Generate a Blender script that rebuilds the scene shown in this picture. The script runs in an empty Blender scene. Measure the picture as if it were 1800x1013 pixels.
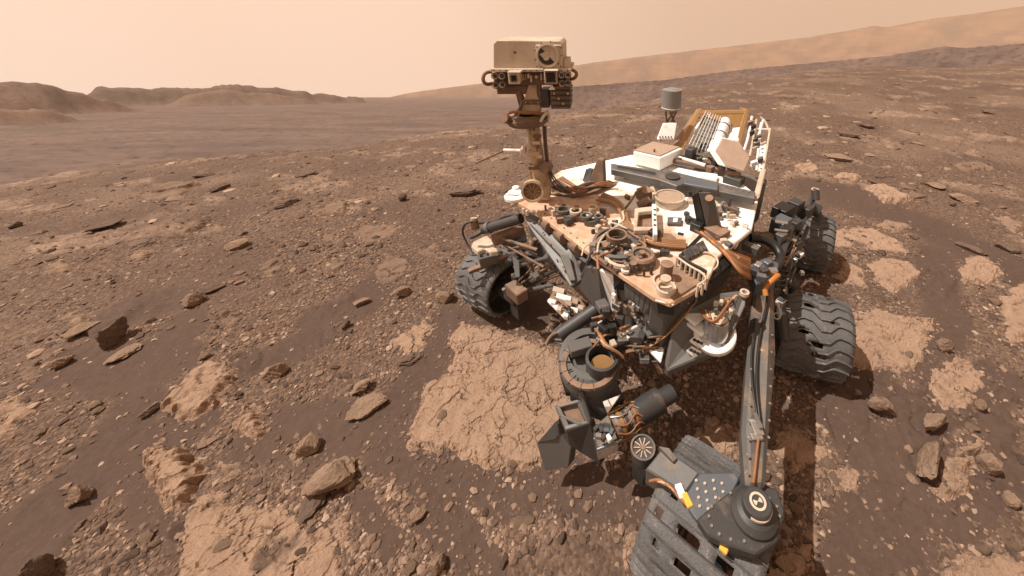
import bpy, math, random
import numpy as np
from mathutils import Vector, Matrix
random.seed(7)
rng = np.random.default_rng(11)
sc = bpy.context.scene

# ---------------------------------------------------------------- camera, sky, sun, exposure
FPX, CX, CY, CAM_H = 650.0, 1060.0, 320.0, 2.4          # focal length and optical centre in pixels of the 1800 px photograph
TH = math.atan(CY / FPX); CT, ST = math.cos(TH), math.sin(TH)
cam_d = bpy.data.cameras.new('camera'); cam = bpy.data.objects.new('camera', cam_d)
sc.collection.objects.link(cam); sc.camera = cam
cam.location = (0, 0, CAM_H); cam.rotation_euler = (math.pi / 2 - TH, 0, 0)
cam_d.sensor_width = 36; cam_d.lens = 36 * FPX / 1800
cam_d.shift_x = (900 - CX) / 1800; cam_d.shift_y = (CY - 506.5) / 1800
cam_d.clip_start = 0.05; cam_d.clip_end = 20000

SUN = Vector((-0.68, 0.04, 1.25)).normalized()          # towards the sun
world = bpy.data.worlds.new('World'); sc.world = world; world.use_nodes = True
wt = world.node_tree; wt.nodes.clear()
def wn(t, **k):
    n = wt.nodes.new(t)
    for a, b in k.items(): setattr(n, a, b)
    return n
w_out = wn('ShaderNodeOutputWorld'); w_bg = wn('ShaderNodeBackground'); w_tc = wn('ShaderNodeTexCoord')
w_dot = wn('ShaderNodeVectorMath', operation='DOT_PRODUCT'); w_dot.inputs[1].default_value = Vector((-0.94, 0.18, -0.28)).normalized()
wt.links.new(w_tc.outputs['Generated'], w_dot.inputs[0])
w_ramp = wn('ShaderNodeValToRGB')
w_map = wn('ShaderNodeMapRange'); w_map.inputs['From Min'].default_value = -1; w_map.inputs['From Max'].default_value = 1
wt.links.new(w_dot.outputs['Value'], w_map.inputs['Value']); wt.links.new(w_map.outputs['Result'], w_ramp.inputs['Fac'])
els = w_ramp.color_ramp.elements
els[0].position = 0.0; els[0].color = (0.40, 0.255, 0.172, 1)
els[1].position = 1.0; els[1].color = (1.06, 0.885, 0.77, 1)
for p, c in ((0.25, (0.47, 0.312, 0.22, 1)), (0.50, (0.62, 0.425, 0.31, 1)), (0.66, (0.80, 0.575, 0.435, 1)), (0.76, (0.98, 0.715, 0.57, 1)), (0.88, (1.04, 0.81, 0.68, 1))):
    e = els.new(p); e.color = c
wt.links.new(w_ramp.outputs['Color'], w_bg.inputs['Color']); w_bg.inputs['Strength'].default_value = 1.09
wt.links.new(w_bg.outputs['Background'], w_out.inputs['Surface'])

sun_d = bpy.data.lights.new('sun', 'SUN'); sun_d.energy = 4.6; sun_d.angle = math.radians(0.5); sun_d.color = (1.0, 0.94, 0.87)
sun_o = bpy.data.objects.new('sun', sun_d); sc.collection.objects.link(sun_o)
sun_o.rotation_euler = SUN.to_track_quat('Z', 'Y').to_euler()
sc.view_settings.view_transform = 'Standard'; sc.view_settings.look = 'None'
sc.view_settings.exposure = 0.17; sc.view_settings.gamma = 1.0; sc.view_settings.use_curve_mapping = False
sc.render.engine = 'CYCLES'; sc.cycles.use_denoising = True
sc.cycles.max_bounces = 6; sc.cycles.volume_bounces = 0; sc.cycles.sample_clamp_indirect = 4

# ---------------------------------------------------------------- pixel -> place helpers
def ray(px, py):
    a = (px - CX) / FPX; b = (py - CY) / FPX
    return np.array([a, CT - b * ST, -ST - b * CT])
def U(px, py, z):                                        # point at height z
    d = ray(px, py); return Vector(d * ((z - CAM_H) / d[2]) + np.array([0, 0, CAM_H]))
def V(px, py, y):                                        # point at depth y
    d = ray(px, py); return Vector(d * (y / d[1]) + np.array([0, 0, CAM_H]))
def slope_of(px, py):
    d = ray(px, py); h = math.hypot(d[0], d[1]); return math.atan2(d[0], d[1]), d[2] / h
def ppm(p):                                              # pixels per metre at a point
    return FPX / (p.y * CT - (p.z - CAM_H) * ST)

# ---------------------------------------------------------------- noise in numpy
def _hash(ix, iy, seed):
    h = (ix.astype(np.int64) * 374761393 + iy.astype(np.int64) * 668265263 + seed * 974634777) & 0xFFFFFFFF
    h = ((h ^ (h >> 13)) * 1274126177) & 0xFFFFFFFF
    return ((h ^ (h >> 16)) & 0xFFFFFF) / float(0x1000000)
def perlin(x, y, seed=0):
    x = np.asarray(x, float); y = np.asarray(y, float)
    ix = np.floor(x); iy = np.floor(y); fx = x - ix; fy = y - iy
    def g(ox, oy):
        a = _hash(ix + ox, iy + oy, seed) * 2 * math.pi
        return np.cos(a) * (fx - ox) + np.sin(a) * (fy - oy)
    u = fx * fx * fx * (fx * (fx * 6 - 15) + 10); v = fy * fy * fy * (fy * (fy * 6 - 15) + 10)
    n0 = g(0, 0) * (1 - u) + g(1, 0) * u; n1 = g(0, 1) * (1 - u) + g(1, 1) * u
    return (n0 * (1 - v) + n1 * v) * 1.5
def fbm(x, y, seed=0, octv=4, gain=0.5):
    s = 0; a = 1; t = 0
    for o in range(octv):
        s = s + a * perlin(np.asarray(x) * 2 ** o, np.asarray(y) * 2 ** o, seed + o * 17); t += a; a *= gain
    return s / t
def voronoi(x, y, seed=0):                               # F1, F2, id of the nearest cell
    ix = np.floor(x); iy = np.floor(y)
    f1 = np.full(x.shape, 9.0); f2 = np.full(x.shape, 9.0); cid = np.zeros(x.shape)
    for ox in (-1, 0, 1):
        for oy in (-1, 0, 1):
            jx = ix + ox; jy = iy + oy
            cx = jx + 0.1 + 0.8 * _hash(jx, jy, seed); cy = jy + 0.1 + 0.8 * _hash(jx, jy, seed + 5)
            d = np.hypot(cx - x, cy - y)
            nearer = d < f1
            f2 = np.where(nearer, f1, np.minimum(f2, d)); cid = np.where(nearer, _hash(jx, jy, seed + 9), cid); f1 = np.where(nearer, d, f1)
    return f1, f2, cid
def sstep(a, b, x):
    t = np.clip((x - a) / (b - a), 0, 1); return t * t * (3 - 2 * t)

# ---------------------------------------------------------------- materials
def material(name):
    m = bpy.data.materials.new(name); m.use_nodes = True
    nt = m.node_tree; nt.nodes.clear()
    out = nt.nodes.new('ShaderNodeOutputMaterial'); bs = nt.nodes.new('ShaderNodeBsdfPrincipled')
    nt.links.new(bs.outputs[0], out.inputs['Surface'])
    return m, nt, bs
def N(nt, t, ins=None, **k):
    n = nt.nodes.new(t)
    for a, b in k.items(): setattr(n, a, b)
    for a, b in (ins or {}).items():
        if hasattr(b, 'is_linked'): nt.links.new(b, n.inputs[a])
        else: n.inputs[a].default_value = b
    return n
def mixc(nt, f, a, b, mode='MIX'):
    n = nt.nodes.new('ShaderNodeMix'); n.data_type = 'RGBA'; n.blend_type = mode
    for i, v in ((0, f), (6, a), (7, b)):
        if hasattr(v, 'is_linked'): nt.links.new(v, n.inputs[i])
        else: n.inputs[i].default_value = v if i == 0 else (*v, 1)
    return n.outputs[2]
def mathn(nt, op, a, b=0.0, clamp=False):
    n = nt.nodes.new('ShaderNodeMath'); n.operation = op; n.use_clamp = clamp
    for i, v in ((0, a), (1, b)):
        if hasattr(v, 'is_linked'): nt.links.new(v, n.inputs[i])
        else: n.inputs[i].default_value = v
    return n.outputs[0]
def noise(nt, vec, scale, detail=6, rough=0.6):
    return N(nt, 'ShaderNodeTexNoise', {'Vector': vec, 'Scale': scale, 'Detail': detail, 'Roughness': rough}).outputs[0]
def ramp(nt, f, a, b):
    return N(nt, 'ShaderNodeMapRange', {'Value': f, 'From Min': a, 'From Max': b}, clamp=True).outputs[0]
def bump(nt, bs, h, dist, strength=0.6):
    b = N(nt, 'ShaderNodeBump', {'Height': h, 'Distance': dist, 'Strength': strength}); nt.links.new(b.outputs[0], bs.inputs['Normal'])

DUST = (0.30, 0.185, 0.118)
def dusty(name, base, amount=0.4, rough=0.6, metal=0.0, scale=9.0, up=0.5, dust=DUST, bscale=60.0, speck=0.15):
    """painted or bare hardware with red dust settled on it: more on faces that look up, in blotches"""
    m, nt, bs = material(name)
    tc = N(nt, 'ShaderNodeNewGeometry'); pos = tc.outputs['Position']
    sep = N(nt, 'ShaderNodeSeparateXYZ', {0: tc.outputs['Normal']})
    n1 = noise(nt, pos, scale, 7, 0.65); n2 = noise(nt, pos, bscale, 4, 0.6)
    upf = mathn(nt, 'MULTIPLY', ramp(nt, sep.outputs[2], 0.0, 1.0), up)
    s = mathn(nt, 'ADD', mathn(nt, 'ADD', n1, upf), amount - 0.5)
    fac = ramp(nt, s, 0.42, 0.72)
    col = mixc(nt, mathn(nt, 'MULTIPLY', ramp(nt, n2, 0.45, 0.7), speck), base, tuple(c * 0.45 for c in base))
    col = mixc(nt, fac, col, dust)
    nt.links.new(col, bs.inputs['Base Color'])
    nt.links.new(N(nt, 'ShaderNodeMapRange', {'Value': fac, 'To Min': rough, 'To Max': 0.9}).outputs[0], bs.inputs['Roughness'])
    if metal: nt.links.new(N(nt, 'ShaderNodeMapRange', {'Value': fac, 'To Min': metal, 'To Max': 0.0}).outputs[0], bs.inputs['Metallic'])
    bump(nt, bs, n2, 0.002, 0.25)
    return m
M = {}
M['white'] = dusty('white_paint', (0.78, 0.75, 0.70), 0.30, 0.45, up=0.12)
M['cleanwhite'] = dusty('clean_white_paint', (0.86, 0.85, 0.82), 0.10, 0.4, up=0.05)
M['tan'] = dusty('tan_painted_metal', (0.58, 0.48, 0.37), 0.38, 0.55, up=0.15, dust=(0.40, 0.28, 0.19))
M['mast'] = dusty('stained_mast_paint', (0.50, 0.36, 0.23), 0.44, 0.55, scale=18, up=0.0, dust=(0.14, 0.075, 0.04))
M['grey'] = dusty('grey_anodised_metal', (0.125, 0.117, 0.108), 0.24, 0.5, 0.25, up=0.17)
M['dark'] = dusty('dark_grey_metal', (0.055, 0.051, 0.048), 0.22, 0.5, 0.2, up=0.14)
M['arm'] = dusty('dusty_arm_paint', (0.10, 0.089, 0.079), 0.28, 0.55, 0.1, up=0.18)
M['blue'] = dusty('blue_grey_metal', (0.15, 0.165, 0.185), 0.20, 0.4, 0.5, up=0.15)
M['steel'] = dusty('bright_bare_metal', (0.55, 0.55, 0.54), 0.26, 0.25, 0.9, scale=30, up=0.1)
M['black'] = dusty('black_plastic', (0.015, 0.014, 0.013), 0.10, 0.45, up=0.16)
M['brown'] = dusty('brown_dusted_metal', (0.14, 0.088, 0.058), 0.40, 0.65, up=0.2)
M['gold'] = dusty('gold_brown_film', (0.36, 0.20, 0.075), 0.3, 0.38, 0.35, scale=20, up=0.1)
M['cable'] = dusty('orange_brown_cable', (0.27, 0.115, 0.045), 0.32, 0.5, scale=30, up=0.05)
M['orange'] = dusty('orange_cable_wrap', (0.46, 0.17, 0.035), 0.25, 0.5, scale=30, up=0.05)
M['yellow'] = dusty('yellow_tape', (0.72, 0.42, 0.06), 0.2, 0.45, scale=30, up=0.0)
M['wheel'] = dusty('worn_wheel_aluminium', (0.15, 0.142, 0.134), 0.30, 0.5, 0.2, scale=14, up=0.10, bscale=130, speck=0.7)
def wheel_mat():
    m, nt, bs = material('scuffed_wheel_aluminium')
    g = N(nt, 'ShaderNodeTexCoord'); pos = g.outputs['Object']
    n1 = noise(nt, pos, 11, 7, 0.7); n2 = noise(nt, pos, 160, 4, 0.7); n3 = noise(nt, N(nt, 'ShaderNodeVectorMath', {0: pos, 1: (1, 1, 1)}, operation='MULTIPLY').outputs[0], 22.0, 9, 0.8)
    scr = ramp(nt, n3, 0.56, 0.64)
    col = mixc(nt, ramp(nt, n2, 0.35, 0.7), (0.080, 0.076, 0.073), (0.150, 0.143, 0.137))
    col = mixc(nt, mathn(nt, 'MULTIPLY', scr, 0.6), col, (0.34, 0.32, 0.30))
    col = mixc(nt, mathn(nt, 'MULTIPLY', ramp(nt, n1, 0.52, 0.75), 0.5), col, (0.19, 0.125, 0.088))
    nt.links.new(col, bs.inputs['Base Color']); bs.inputs['Roughness'].default_value = 0.6; bs.inputs['Metallic'].default_value = 0.12
    bump(nt, bs, mathn(nt, 'ADD', n2, mathn(nt, 'MULTIPLY', n1, 2.0)), 0.006, 0.6)
    return m
M['wheel'] = wheel_mat()
M['antenna'] = dusty('grey_antenna_paint', (0.21, 0.20, 0.185), 0.25, 0.6, up=0.1)
M['hexface'] = dusty('dusty_antenna_face', (0.40, 0.285, 0.205), 0.5, 0.8, scale=20, up=0.1, dust=(0.35, 0.24, 0.168))
def glass_mat():
    m, nt, bs = material('dark_lens_glass')
    bs.inputs['Base Color'].default_value = (0.012, 0.008, 0.008, 1); bs.inputs['Roughness'].default_value = 0.08
    return m
M['glass'] = glass_mat()
def deck_mat():
    m, nt, bs = material('dust_coated_white_deck')
    g = N(nt, 'ShaderNodeNewGeometry'); pos = g.outputs['Position']
    d = N(nt, 'ShaderNodeVectorMath', {0: pos, 1: (-0.62, -0.62, 0)}, operation='DOT_PRODUCT').outputs['Value']   # dust lies thicker towards the front
    n1 = noise(nt, pos, 5.5, 5, 0.55)
    f = mathn(nt, 'ADD', mathn(nt, 'MULTIPLY', d, 0.55), mathn(nt, 'MULTIPLY', n1, 0.9))
    f = mathn(nt, 'ADD', f, mathn(nt, 'MULTIPLY', mathn(nt, 'SUBTRACT', noise(nt, pos, 45, 6, 0.75), 0.5), 0.35))
    fac = ramp(nt, f, -0.46, -0.26)
    f2 = ramp(nt, noise(nt, pos, 14, 5, 0.6), 0.35, 0.7)
    dustc = mixc(nt, f2, (0.47, 0.275, 0.165), (0.66, 0.46, 0.32))
    nt.links.new(mixc(nt, fac, (0.84, 0.81, 0.75), dustc), bs.inputs['Base Color'])
    bs.inputs['Roughness'].default_value = 0.75
    return m
M['deck'] = deck_mat()

SAND = (0.090, 0.058, 0.044)
def ground_mat():
    m, nt, bs = material('martian_sand_and_gravel')
    g = N(nt, 'ShaderNodeNewGeometry'); pos = g.outputs['Position']
    gr = N(nt, 'ShaderNodeAttribute', attribute_name='gravel').outputs['Fac']
    fa = N(nt, 'ShaderNodeAttribute', attribute_name='faraway').outputs['Fac']
    rk = N(nt, 'ShaderNodeAttribute', attribute_name='bedrock').outputs['Fac']
    fl = N(nt, 'ShaderNodeAttribute', attribute_name='tone').outputs['Fac']
    n1 = noise(nt, pos, 1.3, 6, 0.6); n2 = noise(nt, pos, 24, 6, 0.7)
    vor = N(nt, 'ShaderNodeTexVoronoi', {'Vector': pos, 'Scale': 55.0}, feature='F1')
    vcol = N(nt, 'ShaderNodeSeparateColor', {0: vor.outputs['Color']}).outputs[0]
    sand = mixc(nt, ramp(nt, n1, 0.3, 0.7), (0.078, 0.050, 0.038), (0.100, 0.064, 0.048))
    sand = mixc(nt, ramp(nt, n2, 0.35, 0.75), sand, (0.115, 0.075, 0.056))
    peb = mixc(nt, vcol, (0.085, 0.055, 0.041), (0.26, 0.168, 0.112))
    peb = mixc(nt, ramp(nt, n2, 0.3, 0.6), (0.098, 0.063, 0.046), peb)
    col = mixc(nt, mathn(nt, 'MULTIPLY', gr, 0.85), sand, peb)
    rockc = mixc(nt, ramp(nt, n2, 0.35, 0.65), (0.215, 0.142, 0.10), (0.36, 0.245, 0.172))
    col = mixc(nt, rk, col, rockc)
    nf = noise(nt, N(nt, 'ShaderNodeVectorMath', {0: pos, 1: (0.02, 0.045, 0.09)}, operation='MULTIPLY').outputs[0], 1.0, 8, 0.65)
    farc = mixc(nt, ramp(nt, nf, 0.35, 0.68), (0.108, 0.073, 0.060), (0.19, 0.128, 0.098))
    nf2 = noise(nt, N(nt, 'ShaderNodeVectorMath', {0: pos, 1: (0.25, 0.35, 0.5)}, operation='MULTIPLY').outputs[0], 1.0, 9, 0.72)
    farc = mixc(nt, mathn(nt, 'MULTIPLY', ramp(nt, nf2, 0.50, 0.62), 0.8), farc, (0.066, 0.046, 0.040))
    strat = noise(nt, N(nt, 'ShaderNodeVectorMath', {0: pos, 1: (0.006, 0.006, 0.16)}, operation='MULTIPLY').outputs[0], 1.0, 6, 0.6)
    lightc = mixc(nt, ramp(nt, strat, 0.38, 0.6), (0.25, 0.142, 0.085), (0.32, 0.185, 0.108))
    farc = mixc(nt, fl, farc, lightc)
    col = mixc(nt, fa, col, farc)
    nt.links.new(col, bs.inputs['Base Color']); bs.inputs['Roughness'].default_value = 0.95
    bs.inputs['Specular IOR Level'].default_value = 0.15
    h = mathn(nt, 'ADD', mathn(nt, 'MULTIPLY', n2, 0.5), mathn(nt, 'MULTIPLY', mathn(nt, 'MULTIPLY', mathn(nt, 'SUBTRACT', 1.0, vor.outputs['Distance']), gr), 0.8))
    grain = noise(nt, pos, 260, 3, 0.7)
    rip = N(nt, 'ShaderNodeTexWave', {'Vector': pos, 'Scale': 5.5, 'Distortion': 7.0, 'Detail': 3.0, 'Detail Scale': 1.4}).outputs['Fac']
    h = mathn(nt, 'ADD', h, mathn(nt, 'ADD', mathn(nt, 'MULTIPLY', grain, 0.28), mathn(nt, 'MULTIPLY', rip, 0.05)))
    bump(nt, bs, h, 0.022, 0.62)
    return m
M['ground'] = ground_mat()
def rock_mat(name, c0, c1, sandcol=SAND, strata=0.0):
    m, nt, bs = material(name)
    tc = N(nt, 'ShaderNodeTexCoord'); pos = tc.outputs['Object']
    rnd = N(nt, 'ShaderNodeObjectInfo').outputs['Random']
    n1 = noise(nt, pos, 9, 7, 0.65); n2 = noise(nt, pos, 70, 5, 0.7)
    col = mixc(nt, ramp(nt, n1, 0.3, 0.7), c0, c1)
    col = mixc(nt, mathn(nt, 'MULTIPLY', ramp(nt, n2, 0.45, 0.72), 0.45), col, tuple(c * 0.5 for c in c0))
    col = mixc(nt, mathn(nt, 'MULTIPLY', rnd, 0.2), col, tuple(c * 0.62 for c in c1))
    sd = N(nt, 'ShaderNodeAttribute', attribute_name='sand').outputs['Fac']
    col = mixc(nt, sd, col, sandcol)
    nt.links.new(col, bs.inputs['Base Color']); bs.inputs['Roughness'].default_value = 0.92
    bs.inputs['Specular IOR Level'].default_value = 0.2
    n3 = noise(nt, pos, 26, 8, 0.75)
    bump(nt, bs, mathn(nt, 'ADD', mathn(nt, 'MULTIPLY', n2, 0.6), mathn(nt, 'ADD', n3, mathn(nt, 'MULTIPLY', n1, 0.6))), 0.022, 0.9)
    return m
M['slab'] = rock_mat('pale_cracked_bedrock', (0.355, 0.230, 0.155), (0.46, 0.305, 0.208))
M['rock'] = rock_mat('tan_mudstone', (0.26, 0.172, 0.118), (0.37, 0.248, 0.168))
M['lowrock'] = rock_mat('weathered_bedrock', (0.185, 0.120, 0.083), (0.285, 0.188, 0.130))
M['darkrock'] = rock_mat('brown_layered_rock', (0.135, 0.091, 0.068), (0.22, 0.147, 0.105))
def pebble_mat():
    m, nt, bs = material('mixed_gravel')
    t = N(nt, 'ShaderNodeAttribute', attribute_name='tone').outputs['Fac']
    g = N(nt, 'ShaderNodeNewGeometry')
    n2 = noise(nt, g.outputs['Position'], 90, 4, 0.7)
    r = N(nt, 'ShaderNodeValToRGB', {0: t}); e = r.color_ramp.elements
    e[0].color = (0.078, 0.051, 0.038, 1); e[1].color = (0.46, 0.325, 0.235, 1)
    for p, c in ((0.3, (0.128, 0.083, 0.060, 1)), (0.6, (0.215, 0.138, 0.095, 1)), (0.88, (0.33, 0.218, 0.150, 1))): x = e.new(p); x.color = c
    nt.links.new(mixc(nt, mathn(nt, 'MULTIPLY', n2, 0.5), r.outputs[0], (0.105, 0.068, 0.050)), bs.inputs['Base Color'])
    bs.inputs['Roughness'].default_value = 0.93; bs.inputs['Specular IOR Level'].default_value = 0.2
    return m
M['gravel'] = pebble_mat()

# ---------------------------------------------------------------- terrain shape
NEAR = [(-400, 345), (0, 326), (130, 302), (270, 286), (400, 276), (600, 263), (760, 236), (860, 226), (1000, 199), (1140, 181), (1200, 157), (1300, 142), (1450, 123), (1560, 117), (1700, 121), (1800, 108), (2200, 80)]
_na = [slope_of(*p) for p in NEAR]; NAZ = np.array([a for a, s in _na]); NSL = np.array([s for a, s in _na])
D0 = 4.0
def layer(pts, dist, front, back, tone):
    q = [slope_of(*p) for p in pts]
    return dict(rough=0.6 if dist > 2000 else (0.9 if dist < 300 else 6.0), az=np.array([a for a, s in q]), sl=np.array([s for a, s in q]), d=dist, front=front, back=back, tone=tone)
LAYERS = [
    layer([(-600, 205), (-200, 150), (0, 143), (60, 143), (105, 156), (150, 165), (200, 178), (270, 200)], 620, 0.75, 0.3, 0.25),
    layer([(-300, 195), (0, 190), (60, 190), (130, 207), (170, 225)], 430, 0.6, 0.3, 0.35),
    layer([(100, 200), (150, 166), (175, 152), (300, 155), (355, 153), (390, 148), (425, 150), (530, 158), (545, 163), (640, 172)], 1000, 0.7, 0.3, 0.1),
    layer([(260, 200), (330, 165), (390, 156), (430, 160), (530, 172), (600, 190)], 900, 0.5, 0.3, 0.3),
    layer([(900, 200), (1000, 152), (1060, 148), (1170, 140), (1300, 122), (1450, 108), (1560, 97), (1625, 86), (1660, 80), (1700, 83), (1800, 75), (2200, 50)], 260, 0.30, 0.45, 0.0),
    layer([(560, 200), (720, 163), (850, 146), (1000, 116), (1200, 91), (1330, 76), (1420, 65), (1500, 52), (1535, 45), (1560, 47), (1640, 32), (1700, 25), (1800, 10), (2300, -40)], 2700, 0.50, 0.6, 1.0),
]
def bed_mask(x, y, D):
    b = sstep(0.12, 0.24, fbm(x * 0.75 + y * 0.2, y * 0.95, 23, 5, 0.6)) * sstep(1.2, 3.0, D)
    return b
def near_z(x, y, D, az):
    s = np.interp(az, NAZ, NSL)
    Dc = -2 * CAM_H / s - D0; zc = CAM_H + s * Dc; k = -zc / (Dc - D0) ** 2
    zn = -k * np.clip(D - D0, 0, None) ** 2
    amp = sstep(3.0, 14.0, D)
    zn = zn + 0.022 * fbm(x * 1.1, y * 1.1, 3, 3) * (0.35 + amp)
    zn = zn + amp * (0.10 * fbm(x * 0.55 + y * 0.12, y * 0.75, 21, 5, 0.58) + 0.05 * np.abs(fbm(x * 2.2, y * 2.4, 31, 4, 0.6)))
    f1, f2, cid = voronoi(x * 5.5 + 0.5 * fbm(x * 3, y * 3, 8, 2), y * 7 + 0.5 * fbm(x * 3, y * 3, 9, 2), 13)
    zn = zn + bed_mask(x, y, D) * (0.012 + 0.030 * (cid - 0.4) - 0.018 * (1 - sstep(0.02, 0.1, f2 - f1)))
    return zn + 0.007 * fbm(x * 9, y * 9, 5, 2)
def far_z(x, y, D, az):
    zf = CAM_H - 0.2305 * np.maximum(y, -60) - 18 + 1.6 * fbm(x / 45, y / 30, 40, 6, 0.6) * sstep(60, 200, D)
    tone = np.zeros_like(x)
    for i, L in enumerate(LAYERS):
        inside = (az > L['az'][0]) & (az < L['az'][-1])
        pk = CAM_H + np.interp(az, L['az'], L['sl']) * L['d'] + L['d'] * (0.0030 if L['d'] < 2000 else 0.0012) * fbm(az * 70, D / L['d'] * 22 + i, 130 + i, 6, 0.62)
        q = np.clip((D / L['d'] - 0.55) / 0.45, 0, 1)
        rough = L['d'] * L.get('rough', 1.0) * (0.005 * fbm(az * 24, D / L['d'] * 14, 60 + i, 6, 0.6) - 0.003 * np.abs(fbm(az * 40 + D / L['d'] * 6, D / L['d'] * 14, 80 + i, 5, 0.6)))
        off = D - L['d']
        zl = pk - np.where(off < 0, -off * L['front'], off * L['back']) + rough * (1 - 0.75 * sstep(0.93, 1.0, D / L['d']))
        zl = np.where(inside, zl, -1e4)
        win = zl > zf
        tone = np.where(win, L['tone'] * (0.35 + 0.65 * sstep(-0.3, 0.35, fbm(az * 16, D / L['d'] * 40, 90 + i, 5, 0.65))), tone); zf = np.where(win, zl, zf)
    return zf, tone
def terrain(x, y):
    x = np.asarray(x, float); y = np.asarray(y, float); shp = x.shape; x = x.ravel(); y = y.ravel()
    D = np.hypot(x, y); az = np.arctan2(x, y)
    zn = np.full(x.shape, -1e5); zf = np.full(x.shape, -1e5); tone = np.zeros(x.shape)
    n = D < 80; zn[n] = near_z(x[n], y[n], D[n], az[n])
    f = D > 40; zf[f], tone[f] = far_z(x[f], y[f], D[f], az[f])
    return np.maximum(zn, zf).reshape(shp), (zf > zn).reshape(shp), tone.reshape(shp)
SANDS = [  # winding bare sand between the gravel: (pixel polyline, half width in metres)
    ([(790, 560), (745, 640), (700, 700), (620, 760), (560, 740)], 0.16), ([(700, 690), (690, 780), (760, 840), (900, 860), (1020, 850), (1130, 880)], 0.13),
    ([(720, 850), (790, 930), (850, 1010)], 0.10), ([(330, 560), (290, 640), (240, 720), (180, 800), (110, 860)], 0.13),
    ([(120, 640), (230, 640), (290, 650)], 0.22), ([(560, 600), (440, 640), (330, 690)], 0.14), ([(470, 760), (560, 770), (640, 740)], 0.17),
    ([(330, 760), (250, 770), (230, 830), (330, 920)], 0.12), ([(200, 560), (260, 540)], 0.25), ([(1500, 640), (1480, 740), (1560, 820), (1560, 920), (1520, 1013)], 0.22),
    ([(1460, 560), (1510, 650), (1600, 720)], 0.18), ([(1640, 440), (1660, 560), (1650, 700), (1600, 800)], 0.14), ([(1480, 350), (1640, 400), (1760, 470)], 0.30), ([(1760, 660), (1740, 760), (1760, 860), (1640, 900)], 0.12),
    ([(960, 540), (880, 560), (800, 590)], 0.20), ([(690, 470), (640, 530), (560, 560)], 0.2), ([(20, 980), (90, 900)], 0.2), ([(1430, 330), (1500, 345)], 0.3), ([(640, 880), (700, 960)], 0.05)]
_segs = []
for pl, w in SANDS:
    q = [U(a, b, 0) for a, b in pl]
    for a, b in zip(q[:-1], q[1:]): _segs.append((a.x, a.y, b.x, b.y, w))
def gravel_mask(x, y):
    x = np.asarray(x, float); y = np.asarray(y, float); shp = x.shape; x = x.ravel(); y = y.ravel()
    out = np.full(x.shape, 0.7); n = np.hypot(x, y) < 30; x = x[n]; y = y[n]
    wx = x + 0.10 * fbm(x * 2.5, y * 2.5, 71, 3); wy = y + 0.10 * fbm(x * 2.5, y * 2.5, 77, 3)
    best = np.full(x.shape, 9.0)
    for x0, y0, x1, y1, w in _segs:
        k = (x > min(x0, x1) - 0.6) & (x < max(x0, x1) + 0.6) & (y > min(y0, y1) - 0.6) & (y < max(y0, y1) + 0.6)
        if not k.any(): continue
        dx, dy = x1 - x0, y1 - y0; t = np.clip(((wx[k] - x0) * dx + (wy[k] - y0) * dy) / (dx * dx + dy * dy), 0, 1)
        best[k] = np.minimum(best[k], np.hypot(wx[k] - x0 - t * dx, wy[k] - y0 - t * dy) / w)
    out[n] = sstep(0.75, 1.35, best) * (0.45 + 0.55 * sstep(-0.38, 0.12, fbm(x * 0.9, y * 0.9, 91, 4)))
    return out.reshape(shp)
def link(o, parent=None):
    sc.collection.objects.link(o)
    if parent: o.parent = parent
    return o
def mesh_np(name, verts, faces, smooth=True):
    """numpy verts (n,3), faces (m,3|4)"""
    me = bpy.data.meshes.new(name); n, m, k = len(verts), len(faces), faces.shape[1]
    me.vertices.add(n); me.vertices.foreach_set('co', np.ascontiguousarray(verts, np.float32).ravel())
    me.loops.add(m * k); me.loops.foreach_set('vertex_index', np.ascontiguousarray(faces, np.int32).ravel())
    me.polygons.add(m); me.polygons.foreach_set('loop_start', np.arange(0, m * k, k, dtype=np.int32))
    me.polygons.foreach_set('use_smooth', np.full(m, smooth))
    me.update(calc_edges=True); return me
def attr(me, name, vals):
    a = me.attributes.new(name, 'FLOAT', 'POINT'); a.data.foreach_set('value', np.asarray(vals, np.float32).ravel())
def tag(o, label=None, cat=None, group=None, kind=None):
    if label: o['label'] = label
    if cat: o['category'] = cat
    if group: o['group'] = group
    if kind: o['kind'] = kind
    return o

# ---- ground: one sheet, a polar grid that is fine near the camera and runs on to the crater rim
fine = np.radians(np.linspace(-80, 74, 720)); coarse = np.radians(np.linspace(74, 280, 42)[1:-1])
azs = np.concatenate([fine, coarse])
rad = np.concatenate([np.geomspace(0.45, 14, 400), np.geomspace(14, 60, 110)[1:], np.geomspace(60, 250, 80)[1:], np.geomspace(250, 1100, 170)[1:], np.geomspace(1100, 3400, 70)[1:]])
A, R_ = np.meshgrid(azs, rad); gx = np.sin(A) * R_; gy = np.cos(A) * R_
gzv, isfar, tone = terrain(gx, gy)
na, nr = len(azs), len(rad)
idx = np.arange(na * nr).reshape(nr, na); nxt = np.roll(idx, -1, axis=1)
quads = np.stack([idx[:-1], nxt[:-1], nxt[1:], idx[1:]], -1).reshape(-1, 4)
quads = quads[:, ::-1]
me = mesh_np('ground', np.stack([gx, gy, gzv], -1).reshape(-1, 3), quads)
GMASK = gravel_mask(gx, gy); attr(me, 'gravel', GMASK)
fw = np.maximum(isfar.astype(float), sstep(26, 60, R_)); attr(me, 'faraway', fw); attr(me, 'tone', tone)
bed = GMASK * (0.30 + 0.6 * sstep(3.2, 5.5, R_)) * bed_mask(gx, gy, R_) * sstep(-0.5, 0.3, fbm(gx * 6, gy * 6, 61, 3)) + 0.30 * sstep(0.0, 0.3, fbm(gx * 0.35, gy * 0.35, 29, 4)) * sstep(3.5, 7, R_)
attr(me, 'bedrock', np.clip(bed, 0, 1) * (1 - fw))
NF = len(fine)
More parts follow.
